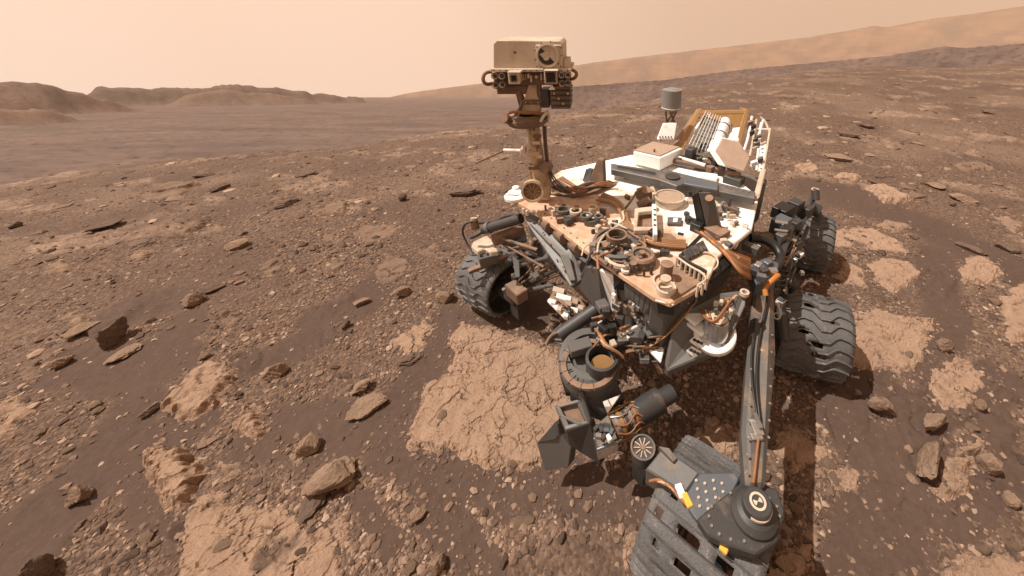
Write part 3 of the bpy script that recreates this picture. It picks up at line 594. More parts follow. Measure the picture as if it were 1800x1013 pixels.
# ================================================================ the rover
YAW = -2.284; P0 = Vector((0.409, 2.474, 0)); FW = Vector((math.cos(YAW), math.sin(YAW), 0)); SB = Vector((math.sin(YAW), -math.cos(YAW), 0)); UP = Vector((0, 0, 1))
rover = bpy.data.objects.new('mars_rover', None); rover.location = P0; rover.empty_display_size = 0.3; link(rover)
tag(rover, 'six wheeled rover with white dusty deck, camera mast and robotic arm', 'rover')
def R3(x, y, z): return P0 + FW * x + SB * y + UP * z
def perp(d):
    d = d.normalized(); a = UP if abs(d.z) < 0.9 else Vector((1, 0, 0)); u = d.cross(a).normalized(); return u, d.cross(u).normalized()
class MB:
    def __init__(s): s.v = []; s.f = []; s.sm = []
    def add(s, vs, fs, sm=False):
        o = len(s.v); s.v += [Vector(p) for p in vs]; s.f += [[i + o for i in f] for f in fs]; s.sm += [sm] * len(fs); return s
    def box(s, c, a, b, d):                              # centre and three half-axis vectors
        c = Vector(c); vs = [c + a * i + b * j + d * k for i in (-1, 1) for j in (-1, 1) for k in (-1, 1)]
        fs = [(0, 1, 3, 2), (4, 6, 7, 5), (0, 4, 5, 1), (2, 3, 7, 6), (0, 2, 6, 4), (1, 5, 7, 3)]
        if a.cross(b).dot(d) < 0: fs = [f[::-1] for f in fs]
        return s.add(vs, fs)
    def prism(s, pts, ext):                              # polygon and an extrusion vector
        n = len(pts); pts = [Vector(p) for p in pts]; q = [p + ext for p in pts]
        nrm = sum(((pts[i] - pts[0]).cross(pts[(i + 1) % n] - pts[0]) for i in range(n)), Vector())
        fs = [tuple(range(n)), tuple(range(2 * n - 1, n - 1, -1))] + [(i, i + n, (i + 1) % n + n, (i + 1) % n) for i in range(n)]
        if nrm.dot(ext) > 0: fs = [f[::-1] for f in fs]
        return s.add(pts + q, fs)
    def cone(s, p, q, r0, r1=None, n=20, cap=True):
        r1 = r0 if r1 is None else r1; p = Vector(p); q = Vector(q); u, w = perp(q - p); vs = []
        for c, r in ((p, r0), (q, r1)): vs += [c + (u * math.cos(2 * math.pi * i / n) + w * math.sin(2 * math.pi * i / n)) * r for i in range(n)]
        s.add(vs, [(i, (i + 1) % n, (i + 1) % n + n, i + n) for i in range(n)], True)
        if cap: s.add(vs[:n], [tuple(range(n - 1, -1, -1))]); s.add(vs[n:], [tuple(range(n))])
        return s
    def lathe(s, c, axis, prof, n=28, a0=0.0, a1=2 * math.pi):   # profile of (radius, height) along axis
        c = Vector(c); u, w = perp(axis); ax = axis.normalized(); full = abs(a1 - a0 - 2 * math.pi) < 1e-6; m = n if full else n + 1; vs = []
        for r, h in prof:
            vs += [c + ax * h + (u * math.cos(a0 + (a1 - a0) * i / n) + w * math.sin(a0 + (a1 - a0) * i / n)) * r for i in range(m)]
        fs = []
        for j in range(len(prof) - 1):
            for i in range(n):
                k = (i + 1) % m; fs.append((j * m + i, j * m + k, (j + 1) * m + k, (j + 1) * m + i))
        return s.add(vs, fs, False)
    def tube(s, pts, r, n=8, smooth=2):
        pts = [Vector(p) for p in pts]
        for _ in range(smooth if len(pts) > 2 else 0):   # round the corners
            q = [pts[0]]
            for a, b in zip(pts[:-1], pts[1:]): q += [a.lerp(b, 0.25), a.lerp(b, 0.75)]
            pts = q + [pts[-1]]
        vs = []; fs = []; u = None
        for i, p in enumerate(pts):
            d = (pts[min(i + 1, len(pts) - 1)] - pts[max(i - 1, 0)]).normalized()
            if u is None: u, _w = perp(d)
            u = (u - d * u.dot(d)).normalized(); w = d.cross(u)
            vs += [p + (u * math.cos(2 * math.pi * k / n) + w * math.sin(2 * math.pi * k / n)) * r for k in range(n)]
        for i in range(len(pts) - 1): fs += [(i * n + k, i * n + (k + 1) % n, (i + 1) * n + (k + 1) % n, (i + 1) * n + k) for k in range(n)]
        s.add(vs, fs, True); s.add(vs[:n], [tuple(range(n - 1, -1, -1))]); s.add(vs[-n:], [tuple(range(n))]); return s
    def build(s, name, mat, parent=None, bevel=0.0, origin=None, label=None):
        parent = parent or rover; base = Vector(origin) if origin is not None else (P0 if parent is rover else Vector(parent['o']))
        me = bpy.data.meshes.new(name); me.from_pydata([(p - base)[:] for p in s.v], [], s.f); me.polygons.foreach_set('use_smooth', s.sm); me.materials.append(M[mat]); me.update()
        o = bpy.data.objects.new(name, me); link(o, parent); ob = P0 if parent is rover else Vector(parent['o']); o.location = base - ob; o['o'] = base[:]
        if bevel: md = o.modifiers.new('bevel', 'BEVEL'); md.width = bevel; md.segments = 1; md.limit_method = 'ANGLE'
        if label: o['label'] = label
        return o
def part(name, mat, fn, parent=None, bevel=0.0, **k):
    m = MB(); fn(m); return m.build(name, mat, parent, bevel, **k)
def PX(pts, z): return [U(a, b, z) for a, b in pts]
def PZ(pts): return [U(a, b, c) for a, b, c in pts]
def plate(name, mat, pts, z, h, parent=None, bevel=0.004, **k):   # flat top outline at height z, going h down
    return part(name, mat, lambda m: m.prism(PX(pts, z), UP * -h), parent, bevel, **k)
def rod(name, mat, a, b, r, parent=None, n=14): return part(name, mat, lambda m: m.cone(a, b, r, n=n), parent)
def cable(name, mat, pts, r, parent=None): return part(name, mat, lambda m: m.tube(pts, r), parent)
def drum(name, mat, c, r, h, parent=None, axis=UP, n=28, bevel=0.004): return part(name, mat, lambda m: m.cone(c, c + axis * h, r, n=n), parent, bevel)
def ring(name, mat, c, r, t, h, parent=None, axis=UP, n=32, **k):
    return part(name, mat, lambda m: m.lathe(c, axis, [(r, 0), (r, h), (r - t, h), (r - t, 0), (r, 0)], n, **k), parent)
def block(name, mat, c, sx, sy, sz, parent=None, rot=0.0, bevel=0.003):
    a = FW * math.cos(rot) + SB * math.sin(rot); b = SB * math.cos(rot) - FW * math.sin(rot)
    return part(name, mat, lambda m: m.box(c, a * sx / 2, b * sy / 2, UP * sz / 2), parent, bevel)
def bolts(spots, r, parent, axis=UP, mat='steel'):
    for p in spots: part('bolt', mat, lambda m: m.cone(p, p + axis * r * 0.8, r, r * 0.8, n=6), parent)

# ---- body and deck
DECK = [(903, 352), (946, 376), (1025, 436), (1082, 476), (1150, 522), (1180, 533), (1243, 498), (1262, 452), (1322, 402), (1334, 346), (1300, 318), (1110, 272), (985, 300)]
deck = part('deck', 'deck', lambda m: m.prism(PX(DECK, 1.10), UP * -0.035), bevel=0.006)
def shrink(p, k): c = U(1130, 400, 1.1); q = U(p[0], p[1], 1.10); return c + (q - c) * k
def taper(m):
    n = len(DECK); a = [shrink(p, 0.93) + UP * -0.037 for p in DECK]; b = [shrink(p, 0.86) + UP * -0.44 for p in DECK]
    m.add(a + b, [tuple(range(n)), tuple(range(2 * n - 1, n - 1, -1))] + [(i, i + n, (i + 1) % n + n, (i + 1) % n) for i in range(n)])
body = part('body', 'grey', taper, bevel=0.01)
part('belly_pan', 'brown', lambda m: m.prism([shrink(p, 0.84) + UP * -0.442 for p in DECK], UP * -0.06), body)
rear = part('rear_bay', 'grey', lambda m: m.box(R3(-0.60, -0.06, 0.84), FW * 0.30, SB * 0.46, UP * 0.20), bevel=0.01)
# rivets round the deck edge
for (a, b), n in (((DECK[1], DECK[2]), 7), ((DECK[2], DECK[3]), 5)):
    for i in range(n):
        t = (i + 0.5) / n; p = U(a[0] + (b[0] - a[0]) * t + 6, a[1] + (b[1] - a[1]) * t - 4, 1.1); part('bolt', 'steel', lambda m: m.cone(p, p + UP * 0.006, 0.007, n=6), deck)
# differential bar across the deck
db = part('differential_bar', 'grey', lambda m: m.prism(PX([(1074, 287), (1160, 300), (1176, 299), (1204, 306), (1328, 337), (1328, 349), (1204, 323), (1190, 327), (1160, 316), (1074, 297)], 1.20), UP * -0.055), bevel=0.006)
drum('pivot_cap', 'dark', U(1182, 312, 1.201), 0.055, 0.012, db)
plate('bar_cover', 'blue', [(1202, 307), (1262, 321), (1262, 333), (1202, 322)], 1.222, 0.02, db)
plate('bar_groove', 'black', [(1085, 291), (1152, 303), (1152, 307), (1085, 295)], 1.206, 0.005, db)
for i in range(5): p = U(1275 + i * 10, 328 + i * 2.6, 1.2); part('bolt', 'steel', lambda m: m.cone(p, p + UP * 0.008, 0.008, n=6), db)

# ---- sample inlets, covers and boxes on the deck
def inlet(px, py, r, h, cover, rim=0.012):
    c = U(px, py, 1.1); o = drum('sample_inlet', 'tan' if cover else 'grey', c, r, h)
    ring('rim', 'tan' if cover else 'grey', c + UP * h, r * 1.08, rim, 0.012, o)
    drum('cover', 'hexface' if cover else 'dark', c + UP * (h + 0.001), r * 0.9, 0.006, o); return o
inlet(1176, 358, 0.098, 0.05, True); inlet(1244, 366, 0.062, 0.03, True); inlet(1040, 392, 0.05, 0.03, False); inlet(1003, 385, 0.045, 0.03, False)
big = part('inlet_well', 'grey', lambda m: m.lathe(U(1088, 436, 1.101), UP, [(0.155, 0), (0.155, 0.045), (0.135, 0.05), (0.13, 0.02), (0.04, 0.015), (0.0, 0.015)], 36))
ring('collar', 'brown', U(1084, 424, 1.13), 0.062, 0.012, 0.05, big); ring('collar', 'tan', U(1096, 452, 1.12), 0.11, 0.02, 0.02, big, a0=0.4, a1=3.4)
for i in range(9): a = i * 0.7; p = U(1088, 436, 1.155) + Vector((math.cos(a), math.sin(a), 0)) * 0.145; part('bolt', 'steel', lambda m: m.cone(p, p + UP * 0.01, 0.009, n=6), big)
hd = part('motor_housing', 'brown', lambda m: m.lathe(U(1128, 462, 1.10), UP, [(0.076, 0), (0.076, 0.05), (0.066, 0.062), (0.05, 0.062), (0.046, 0.045), (0.02, 0.045), (0.018, 0.075), (0.0, 0.075)], 14))
for i in range(4): a = -2.6 + i * 0.55; p = U(1128, 462, 1.13) + Vector((math.cos(a), math.sin(a), 0)) * 0.076; part('rib', 'dark', lambda m: m.box(p, Vector((math.cos(a), math.sin(a), 0)) * 0.006, Vector((-math.sin(a), math.cos(a), 0)) * 0.006, UP * 0.024), hd)
kn = drum('knob_post', 'brown', U(1170, 492, 1.10), 0.032, 0.105); drum('cap', 'tan', U(1170, 492, 1.206), 0.026, 0.012, kn); ring('base_ring', 'tan', U(1166, 496, 1.102), 0.06, 0.014, 0.014, kn); ring('base_ring', 'tan', U(1170, 512, 1.102), 0.05, 0.012, 0.03, kn)
eb = ring('lifting_eye', 'white', U(1100, 476, 1.115), 0.026, 0.009, 0.014); block('pin', 'brown', U(1100, 476, 1.12), 0.012, 0.04, 0.014, eb)
cal = plate('calibration_target', 'grey', [(1174, 381), (1199, 382), (1198, 393), (1173, 392)], 1.125, 0.022); plate('target_face', 'cleanwhite', [(1184, 383), (1192, 383), (1191, 390), (1183, 390)], 1.131, 0.005, cal)
part('slot', 'black', lambda m: m.prism(PX([(1192, 408), (1202, 410), (1201, 414), (1191, 412)], 1.104), UP * -0.003), deck)
# open bracket frame with perforated side
fr = plate('bracket_frame', 'tan', [(1116, 366), (1150, 362), (1152, 369), (1122, 373)], 1.175, 0.03)
plate('frame_bar', 'tan', [(1116, 366), (1123, 372), (1120, 398), (1114, 400)], 1.175, 0.03, fr); plate('frame_bar', 'tan', [(1114, 398), (1150, 398), (1152, 404), (1114, 405)], 1.175, 0.03, fr)
pf = plate('frame_bar', 'white', [(1146, 358), (1154, 358), (1156, 412), (1148, 412)], 1.19, 0.05, fr)
for i in range(4): p = U(1151, 369 + i * 9, 1.191); part('hole', 'black', lambda m: m.cone(p, p + UP * 0.002, 0.009, n=12), fr)
plate('frame_floor', 'brown', [(1121, 373), (1146, 370), (1147, 398), (1119, 398)], 1.12, 0.018, fr)
block('latch', 'black', U(1150, 414, 1.14), 0.05, 0.06, 0.07, fr)
# gearbox cluster behind the frame
gb = part('gearbox', 'brown', lambda m: m.cone(U(1122, 362, 1.14), U(1142, 352, 1.17), 0.03, n=16)); block('housing', 'brown', U(1134, 342, 1.14), 0.09, 0.10, 0.08, gb, 0.3); drum('motor', 'dark', U(1141, 368, 1.10), 0.04, 0.06, gb)
block('bracket', 'tan', U(1148, 340, 1.15), 0.03, 0.12, 0.05, gb, 0.8); cable('cable', 'brown', PZ([(1098, 368, 1.13), (1112, 350, 1.2), (1120, 335, 1.2), (1136, 330, 1.15)]), 0.008, gb)
# leaning pillar of the rear deck
pl = part('pillar', 'grey', lambda m: m.prism(PZ([(1226, 338, 1.36), (1250, 338, 1.36), (1266, 398, 1.13), (1242, 402, 1.13)]), FW * -0.04 + UP * -0.03), bevel=0.005)
part('pillar_side', 'black', lambda m: m.prism(PZ([(1216, 345, 1.33), (1226, 339, 1.36), (1240, 402, 1.13), (1226, 398, 1.12)]), FW * -0.05), pl); drum('cap', 'brown', U(1247, 350, 1.325), 0.024, 0.012, pl, (FW * 0.6 + UP).normalized())
block('foot', 'brown', U(1256, 405, 1.12), 0.10, 0.16, 0.04, pl, 0.2); block('foot', 'black', U(1226, 398, 1.13), 0.07, 0.07, 0.06, pl)
# small mechanism on the clean white corner of the deck
mech = block('latch_mechanism', 'grey', U(1284, 368, 1.115), 0.07, 0.10, 0.03); part('lever', 'dark', lambda m: m.box(U(1282, 362, 1.16), FW * 0.008, SB * 0.008, UP * 0.06), mech); part('lever', 'brown', lambda m: m.box(U(1282, 366, 1.15), FW * 0.008, SB * 0.06, UP * 0.008), mech)
for i in range(4): block('clip', 'grey', U(1268 + i * 9, 384 - i * 3, 1.11), 0.03, 0.02, 0.02, mech, i)
# cluster of coils and connectors at the mast foot side of the deck
cl = block('connector_block', 'brown', U(1008, 378, 1.12), 0.10, 0.22, 0.04, None, -0.5)
for i, (a, b) in enumerate(((990, 372), (1012, 374), (1030, 383), (1042, 368), (1052, 384))): ring('loop', 'tan' if i % 2 else 'grey', U(a, b, 1.145), 0.045 - 0.004 * i, 0.012, 0.02, cl)
for i in range(12): block('connector', random.choice(('grey', 'brown', 'tan', 'dark')), U(975 + random.random() * 85, 366 + random.random() * 28, 1.125), 0.02 + 0.03 * random.random(), 0.02 + 0.03 * random.random(), 0.03 + 0.04 * random.random(), cl, random.random() * 3)
# harness across the deck
for i in range(5): cable('cable_harness', ('cable', 'gold', 'brown', 'cable', 'gold')[i], PZ([(1048 + i * 3, 352 - i * 3, 1.125), (1078 + i * 3, 356 - i, 1.135), (1094 + i * 2, 378, 1.135), (1096 + i * 2, 400 - i * 2, 1.135), (1122 + i, 420 - i * 3, 1.135), (1160, 433 - i * 3, 1.13), (1205, 436 - i * 3, 1.12)]), 0.009)
cable('hose', 'brown', PZ([(1100, 398, 1.13), (1070, 408, 1.14), (1045, 428, 1.14), (1045, 450, 1.14), (1068, 466, 1.13)]), 0.013); cable('hose', 'tan', PZ([(1104, 392, 1.13), (1074, 402, 1.15), (1052, 425, 1.15), (1050, 445, 1.15)]), 0.007)
# scattered connectors
for i in range(34):
    px, py = random.choice(((1062, 398), (1110, 440), (1088, 440), (1190, 345), (1300, 345), (1130, 338), (1290, 392), (1110, 300))); p = U(px + random.uniform(-24, 24), py + random.uniform(-10, 10), 1.115)
    block('connector', random.choice(('grey', 'brown', 'tan', 'dark', 'steel')), p, 0.015 + 0.03 * random.random(), 0.015 + 0.03 * random.random(), 0.03, None, random.random() * 3)
# comb railing at the front port corner
rl = part('railing', 'tan', lambda m: m.tube(PZ([(1190, 452, 1.17), (1212, 468, 1.17), (1236, 480, 1.17), (1243, 492, 1.17), (1226, 502, 1.17)]), 0.006))
RP = [(1190, 452), (1198, 458), (1206, 464), (1214, 469), (1222, 473), (1230, 477), (1238, 482), (1243, 489), (1236, 498), (1227, 502)]
for a, b in RP: p = U(a, b, 1.17); part('slat', 'tan', lambda m: m.box(p + UP * -0.035, Vector((0.004, 0, 0)), Vector((0, 0.008, 0)), UP * 0.036), rl)
part('backing', 'dark', lambda m: m.prism([U(a, b - 2, 1.165) + Vector((0.012, 0.012, 0)) for a, b in RP[:7]] + [U(a, b - 2, 1.165) + Vector((0.02, 0.02, 0)) for a, b in RP[:7]][::-1], UP * -0.06), rl)

cv = plate('deck_shade_plate', 'brown', [(1180, 462), (1200, 470), (1236, 494), (1184, 526), (1166, 512), (1178, 488)], 1.112, 0.010); plate('deck_shade_plate', 'brown', [(1118, 402), (1150, 408), (1180, 410), (1196, 424), (1160, 432), (1128, 418)], 1.112, 0.010)  # brown plates here and below add the deck's shade as colour
plate('deck_shade_plate', 'brown', [(1050, 404), (1076, 400), (1092, 412), (1080, 420), (1052, 424)], 1.112, 0.010)
for i in range(46):
    px, py, mt = random.choice(((1066, 436, 'brown'), (1100, 462, 'grey'), (1085, 446, 'dark'), (1018, 372, 'brown'), (1112, 352, 'brown'), (1158, 446, 'dark'), (1275, 378, 'tan'), (1215, 380, 'dark'), (1060, 382, 'brown'), (960, 372, 'tan'))); p = U(px + random.gauss(0, 13), py + random.gauss(0, 7), 1.115)
    if i % 2: drum('fitting', random.choice((mt, 'brown', 'steel')), p, 0.008 + 0.014 * random.random(), 0.015 + 0.04 * random.random(), None, UP, 10, 0)
    else: block('bracket', random.choice((mt, mt, 'brown')), p, 0.01 + 0.05 * random.random(), 0.01 + 0.03 * random.random(), 0.02 + 0.04 * random.random(), None, random.random() * 3)
for i in range(12):
    a = U(1040 + random.random() * 90, 385 + random.random() * 80, 1.12); b = a + Vector((random.uniform(-.2, .2), random.uniform(-.2, .2), 0)); cable('cable', random.choice(('brown', 'dark', 'tan', 'cable')), [a, a.lerp(b, 0.3) + Vector((0.03, -0.03, 0.03)), a.lerp(b, 0.7) + Vector((-0.03, 0.02, 0.03)), b], 0.005 + 0.004 * random.random())
# ---- dark hardware at the foot of the mast
fin = part('fin_bracket', 'brown', lambda m: m.prism(PZ([(1030, 332, 1.12), (1062, 330, 1.12), (1060, 282, 1.30), (1050, 280, 1.31)]), Vector((0.02, 0.05, 0))), bevel=0.004)
part('gusset', 'dark', lambda m: m.prism(PZ([(1024, 318, 1.12), (1034, 325, 1.12), (1040, 300, 1.2), (1030, 298, 1.2)]), Vector((0.03, 0.03, 0))), fin)
cradle = part('stow_cradle', 'brown', lambda m: m.lathe(U(990, 330, 1.10), (SB * 0.8 + FW * 0.3), [(0.10, -0.03), (0.10, 0.05), (0.075, 0.05), (0.075, -0.03), (0.10, -0.03)], 20, 0.2, 3.4))
part('strap', 'dark', lambda m: m.lathe(U(1006, 332, 1.10), (SB * 0.8 + FW * 0.3), [(0.105, -0.02), (0.105, 0.02), (0.085, 0.02), (0.085, -0.02), (0.105, -0.02)], 20, 0.2, 3.3), cradle)
plate('base_pan', 'brown', [(965, 340), (1010, 346), (1060, 336), (1084, 322), (1070, 316), (1000, 328)], 1.115, 0.012, cradle)
for i in range(8): cable('cable', random.choice(('brown', 'dark', 'cable')), PZ([(960 + i * 4, 325 - i * 2, 1.2), (985 + i * 6, 336 + (i % 3) * 3, 1.15), (1020 + i * 5, 330 - (i % 4) * 4, 1.17), (1040 + i * 6, 326, 1.13)]), 0.009, cradle)

# ---- mast and camera head
MY = 2.30
def VM(px, py, dy=0.0): return V(px, py, MY + dy)
EX, EY = Vector((1, 0, 0)), Vector((0, 1, 0))
def vbox(name, mat, x0, y0, x1, y1, dy, depth, parent=None, bevel=0.004):     # an upright box seen face on, its front at depth MY + dy
    a = VM(x0, y0, dy); c = VM(x1, y1, dy)
    return part(name, mat, lambda m: m.box((a + c) / 2 + EY * depth / 2, EX * (c.x - a.x) / 2, EY * depth / 2, UP * (a.z - c.z) / 2), parent, bevel)
mast = part('mast', 'mast', lambda m: m.cone(VM(950, 318), VM(936, 218), 0.047, 0.042, n=24))
drum('shoulder_motor', 'brown', VM(937, 334, -0.10), 0.062, 0.05, mast, (Vector((0.1, -1, 0.25))).normalized()); ring('bezel', 'mast', VM(937, 334, -0.112), 0.073, 0.014, 0.055, mast, Vector((0.1, -1, 0.25)).normalized())
for i in range(10): a = i * 0.628; ax = Vector((0.1, -1, 0.25)).normalized(); u, w = perp(ax); p = VM(937, 334, -0.10) + ax * 0.05; part('spoke', 'gold', lambda m: m.box(p + (u * math.cos(a) + w * math.sin(a)) * 0.034, (u * math.cos(a) + w * math.sin(a)) * 0.022, (w * math.cos(a) - u * math.sin(a)) * 0.003, ax * 0.003), mast)
part('foot', 'mast', lambda m: m.prism([VM(940, 352), VM(966, 352), VM(968, 312), VM(958, 300), VM(928, 300)], EY * 0.09), mast, 0.006)
for (x, y), (r, h) in zip(((905, 348), (905, 343), (907, 337)), ((0.075, 0.02), (0.05, 0.025), (0.025, 0.04))): drum('footing_disc', 'cleanwhite', U(x, y, 1.10), r, h, mast)
vbox('band', 'brown', 928, 292, 962, 299, -0.06, 0.12, mast); vbox('band', 'mast', 926, 268, 948, 276, -0.065, 0.1, mast); vbox('clamp', 'tan', 914, 262, 924, 272, -0.05, 0.06, mast)
part('stub_arm', 'white', lambda m: m.cone(VM(917, 265), VM(886, 264, 0.06), 0.012, 0.010, n=10), mast); part('stub_arm', 'brown', lambda m: m.cone(VM(888, 264, 0.06), VM(836, 287, 0.10), 0.007, n=8), mast)
vbox('conduit', 'brown', 953, 212, 961, 305, -0.035, 0.03, mast); vbox('plate', 'tan', 925, 222, 932, 258, -0.058, 0.01, mast); vbox('plate', 'brown', 940, 236, 949, 262, -0.06, 0.01, mast)
for i in range(6): vbox('clip', random.choice(('brown', 'gold', 'tan')), 930 + random.random() * 20, 225 + i * 12, 936 + random.random() * 20, 231 + i * 12, -0.064, 0.012, mast)
drum('elbow_motor', 'brown', VM(964, 292, -0.02), 0.036, 0.07, mast, Vector((-0.3, -0.9, 0.2)).normalized())
for i in range(3): cable('cable', ('brown', 'dark', 'brown')[i], [VM(955 + i * 2, 222, -0.03), VM(957 + i * 2, 260, -0.03), VM(962 + i * 2, 300, -0.03), VM(972 + i * 6, 326, 0.0), VM(992 + i * 7, 338, 0.02)], 0.006, mast)
pan = part('pan_collar', 'brown', lambda m: m.lathe(VM(927, 214), UP, [(0.03, -0.02), (0.12, -0.012), (0.135, 0.01), (0.125, 0.034), (0.05, 0.045)], 32))
ring('cable_ring', 'brown', VM(927, 211), 0.142, 0.012, 0.018, pan); cable('cable', 'cable', [VM(893, 214, -0.02), VM(888, 206, -0.05), VM(896, 196, -0.07), VM(930, 198, -0.13), VM(960, 200, -0.06), VM(966, 206)], 0.009, pan)
cable('cable', 'tan', [VM(950, 214, -0.1), VM(958, 200, -0.1), VM(964, 196, -0.05), VM(965, 212, -0.02), VM(955, 217, -0.05)], 0.009, pan); cable('cable', 'brown', [VM(905, 203, -0.1), VM(914, 192, -0.08), VM(918, 180, -0.05), VM(910, 165, -0.02)], 0.010, pan)
drum('knuckle', 'brown', VM(893, 210, -0.09), 0.028, 0.04, pan, Vector((-0.4, -0.8, 0.4)).normalized())
neck = part('neck', 'mast', lambda m: m.prism([VM(916, 202, -0.05), VM(948, 202, -0.05), VM(950, 178, -0.05), VM(944, 168, -0.05), VM(943, 122, -0.05), VM(938, 122, -0.05), VM(922, 172, -0.05)], EY * 0.11), bevel=0.004)
part('brace', 'brown', lambda m: m.prism([VM(905, 160, -0.04), VM(914, 160, -0.04), VM(926, 196, -0.04), VM(916, 200, -0.04)], EY * 0.05), neck); vbox('band', 'brown', 917, 176, 952, 184, -0.064, 0.1, neck); vbox('conduit', 'brown', 946, 140, 953, 190, -0.056, 0.05, neck)
bolts([VM(924, 180, -0.066), VM(934, 180, -0.066), VM(946, 180, -0.066)], 0.006, neck, EY * -1)
head = part('camera_head', 'tan', lambda m: m.prism([VM(867, 122, -0.10), VM(867, 77, -0.10), VM(873, 71, -0.10), VM(984, 72, -0.10), VM(989, 78, -0.10), VM(990, 122, -0.10)], EY * 0.24), bevel=0.004)
vbox('side_box', 'tan', 990, 105, 1001, 124, -0.09, 0.14, head); vbox('flange', 'tan', 861, 121, 1004, 127, -0.118, 0.26, head); vbox('marking', 'brown', 902, 90, 908, 95, -0.102, 0.004, head)
vbox('door_frame', 'tan', 941, 79, 989, 122, -0.106, 0.012, head)
lens = part('telescope_window', 'tan', lambda m: m.lathe(VM(963, 97, -0.108), EY * -1, [(0.062, -0.01), (0.066, 0.02), (0.055, 0.022), (0.052, -0.006), (0.0, -0.006)], 36), head)
part('mirror', 'glass', lambda m: m.cone(VM(963, 97, -0.1035), VM(963, 97, -0.106), 0.0505, n=32), head); part('secondary_mirror', 'tan', lambda m: m.cone(VM(960, 101, -0.108), VM(960, 101, -0.112), 0.018, n=20), head)
part('strut', 'tan', lambda m: m.box(VM(956, 96, -0.11), Vector((0.028, 0, 0.012)), EY * 0.002, Vector((-0.004, 0, 0.01)), ), head)
bolts([VM(868 + i * 10.8, 124, -0.12) for i in range(13)] + [VM(963 + 24 * math.cos(a), 97 + 24 * math.sin(a), -0.11) for a in [k * 0.7 for k in range(9)]] + [VM(944, 84, -0.11), VM(986, 84, -0.11), VM(944, 117, -0.11), VM(986, 117, -0.11)], 0.005, head, EY * -1, 'brown')
rail = vbox('camera_rail', 'brown', 866, 128, 1002, 150, -0.06, 0.10); vbox('underside', 'brown', 872, 150, 930, 166, -0.03, 0.08, rail)
for nm, x, y, s, ap in (('wide_camera', 903, 138, 11, 4.5), ('telephoto_camera', 968, 136, 12, 8)):
    c = vbox(nm, 'tan', x - s, y - s * 0.95, x + s, y + s * 0.95, -0.16, 0.14); vbox('hood', 'tan', x - s * 1.08, y - s * 1.05, x + s * 1.08, y - s * 0.85, -0.175, 0.14, c); vbox('aperture', 'glass', x - ap, y - ap, x + ap, y + ap, -0.163, 0.004, c)
    part('aperture_frame', 'brown', lambda m: [m.box(VM(x + dx * (ap + 1), y + dy * (ap + 1), -0.165), EX * (0.002 if dx else ap / 290), EY * 0.004, UP * (0.002 if dy else ap / 290)) for dx, dy in ((1, 0), (-1, 0), (0, 1), (0, -1))], c)
for x, y in ((870, 134), (882, 134), (871, 150), (883, 149), (987, 132), (998, 132), (988, 147), (998, 146)):
    c = part('navigation_camera', 'tan', lambda m: m.cone(VM(x, y, -0.05), VM(x, y, -0.15), 0.022, 0.019, n=18)); part('aperture', 'glass', lambda m: m.cone(VM(x, y, -0.151), VM(x, y, -0.153), 0.012, n=16), c); ring('bezel', 'brown', VM(x, y, -0.15), 0.021, 0.005, 0.004, c, EY * -1, 18)
cable('cable_loop', 'brown', [VM(864, 126), VM(852, 128, -0.03), VM(848, 140, -0.05), VM(854, 149, -0.05), VM(866, 147)], 0.011); cable('cable_loop', 'brown', [VM(1000, 122), VM(1010, 124, -0.03), VM(1015, 131, -0.04), VM(1008, 140, -0.04), VM(1000, 138)], 0.010)
hb = vbox('electronics_box', 'brown', 966, 152, 1003, 192, -0.06, 0.16); vbox('box_drum', 'dark', 950, 158, 966, 190, -0.05, 0.10, hb)
for i in range(4): vbox('rib', 'dark', 968, 158 + i * 9, 1004, 161 + i * 9, -0.068, 0.16, hb); vbox('clip', 'tan', 972 + i * 8, 163 + (i % 3) * 9, 976 + i * 8, 167 + (i % 3) * 9, -0.072, 0.01, hb)
part('gusset', 'cleanwhite', lambda m: m.prism([VM(964, 158, -0.07), VM(976, 158, -0.07), VM(970, 149, -0.07)], EY * 0.01), hb)
for i in range(10): vbox('bracket', random.choice(('brown', 'tan', 'gold')), 912 + i * 4.6, 128 + random.random() * 6, 915 + i * 4.6 + random.random() * 3, 136 + random.random() * 10, -0.07 - random.random() * 0.03, 0.04, rail)

# ---- rear: white box, whip antenna, power source with fins, hexagonal antenna, lattice
wb = part('white_equipment_box', 'cleanwhite', lambda m: m.prism([*PX([(1112, 288), (1160, 300), (1198, 282), (1146, 270)], 1.12)], UP * 0.115), bevel=0.006)
part('lid', 'hexface', lambda m: m.prism([p + UP * 0.118 for p in PX([(1113, 287), (1158, 298), (1192, 281), (1146, 271)], 1.12)], UP * 0.006), wb)
for a, b in ((1116, 262), (1150, 268)): p = U(a, b, 1.24); part('stud', 'brown', lambda m: m.cone(p, p + UP * 0.03, 0.008, n=8), wb)
UY = 3.35
uh = part('cylindrical_antenna', 'antenna', lambda m: m.cone(V(1180, 192, UY), V(1181, 158, UY), 0.088, n=28), bevel=0.006)
part('top_cap', 'antenna', lambda m: m.cone(V(1181, 158, UY) + UP * 0.001, V(1181, 158, UY) + UP * 0.012, 0.082, 0.05, n=28), uh); part('seam', 'tan', lambda m: m.lathe(V(1180, 190, UY), UP, [(0.089, 0), (0.092, 0.004), (0.089, 0.012)], 28), uh)
for a, b in ((1170, 1172), (1190, 1180), (1176, 1186), (1186, 1172)): part('strut', 'brown', lambda m: m.cone(V(a, 193, UY - 0.03), V(b, 216, UY - 0.02), 0.010, n=8), uh)
ub = part('antenna_bracket', 'white', lambda m: m.prism([V(1166, 218, UY - 0.1), V(1190, 217, UY - 0.1), V(1185, 246, UY - 0.2), V(1155, 246, UY - 0.2)], EY * 0.03), bevel=0.004)
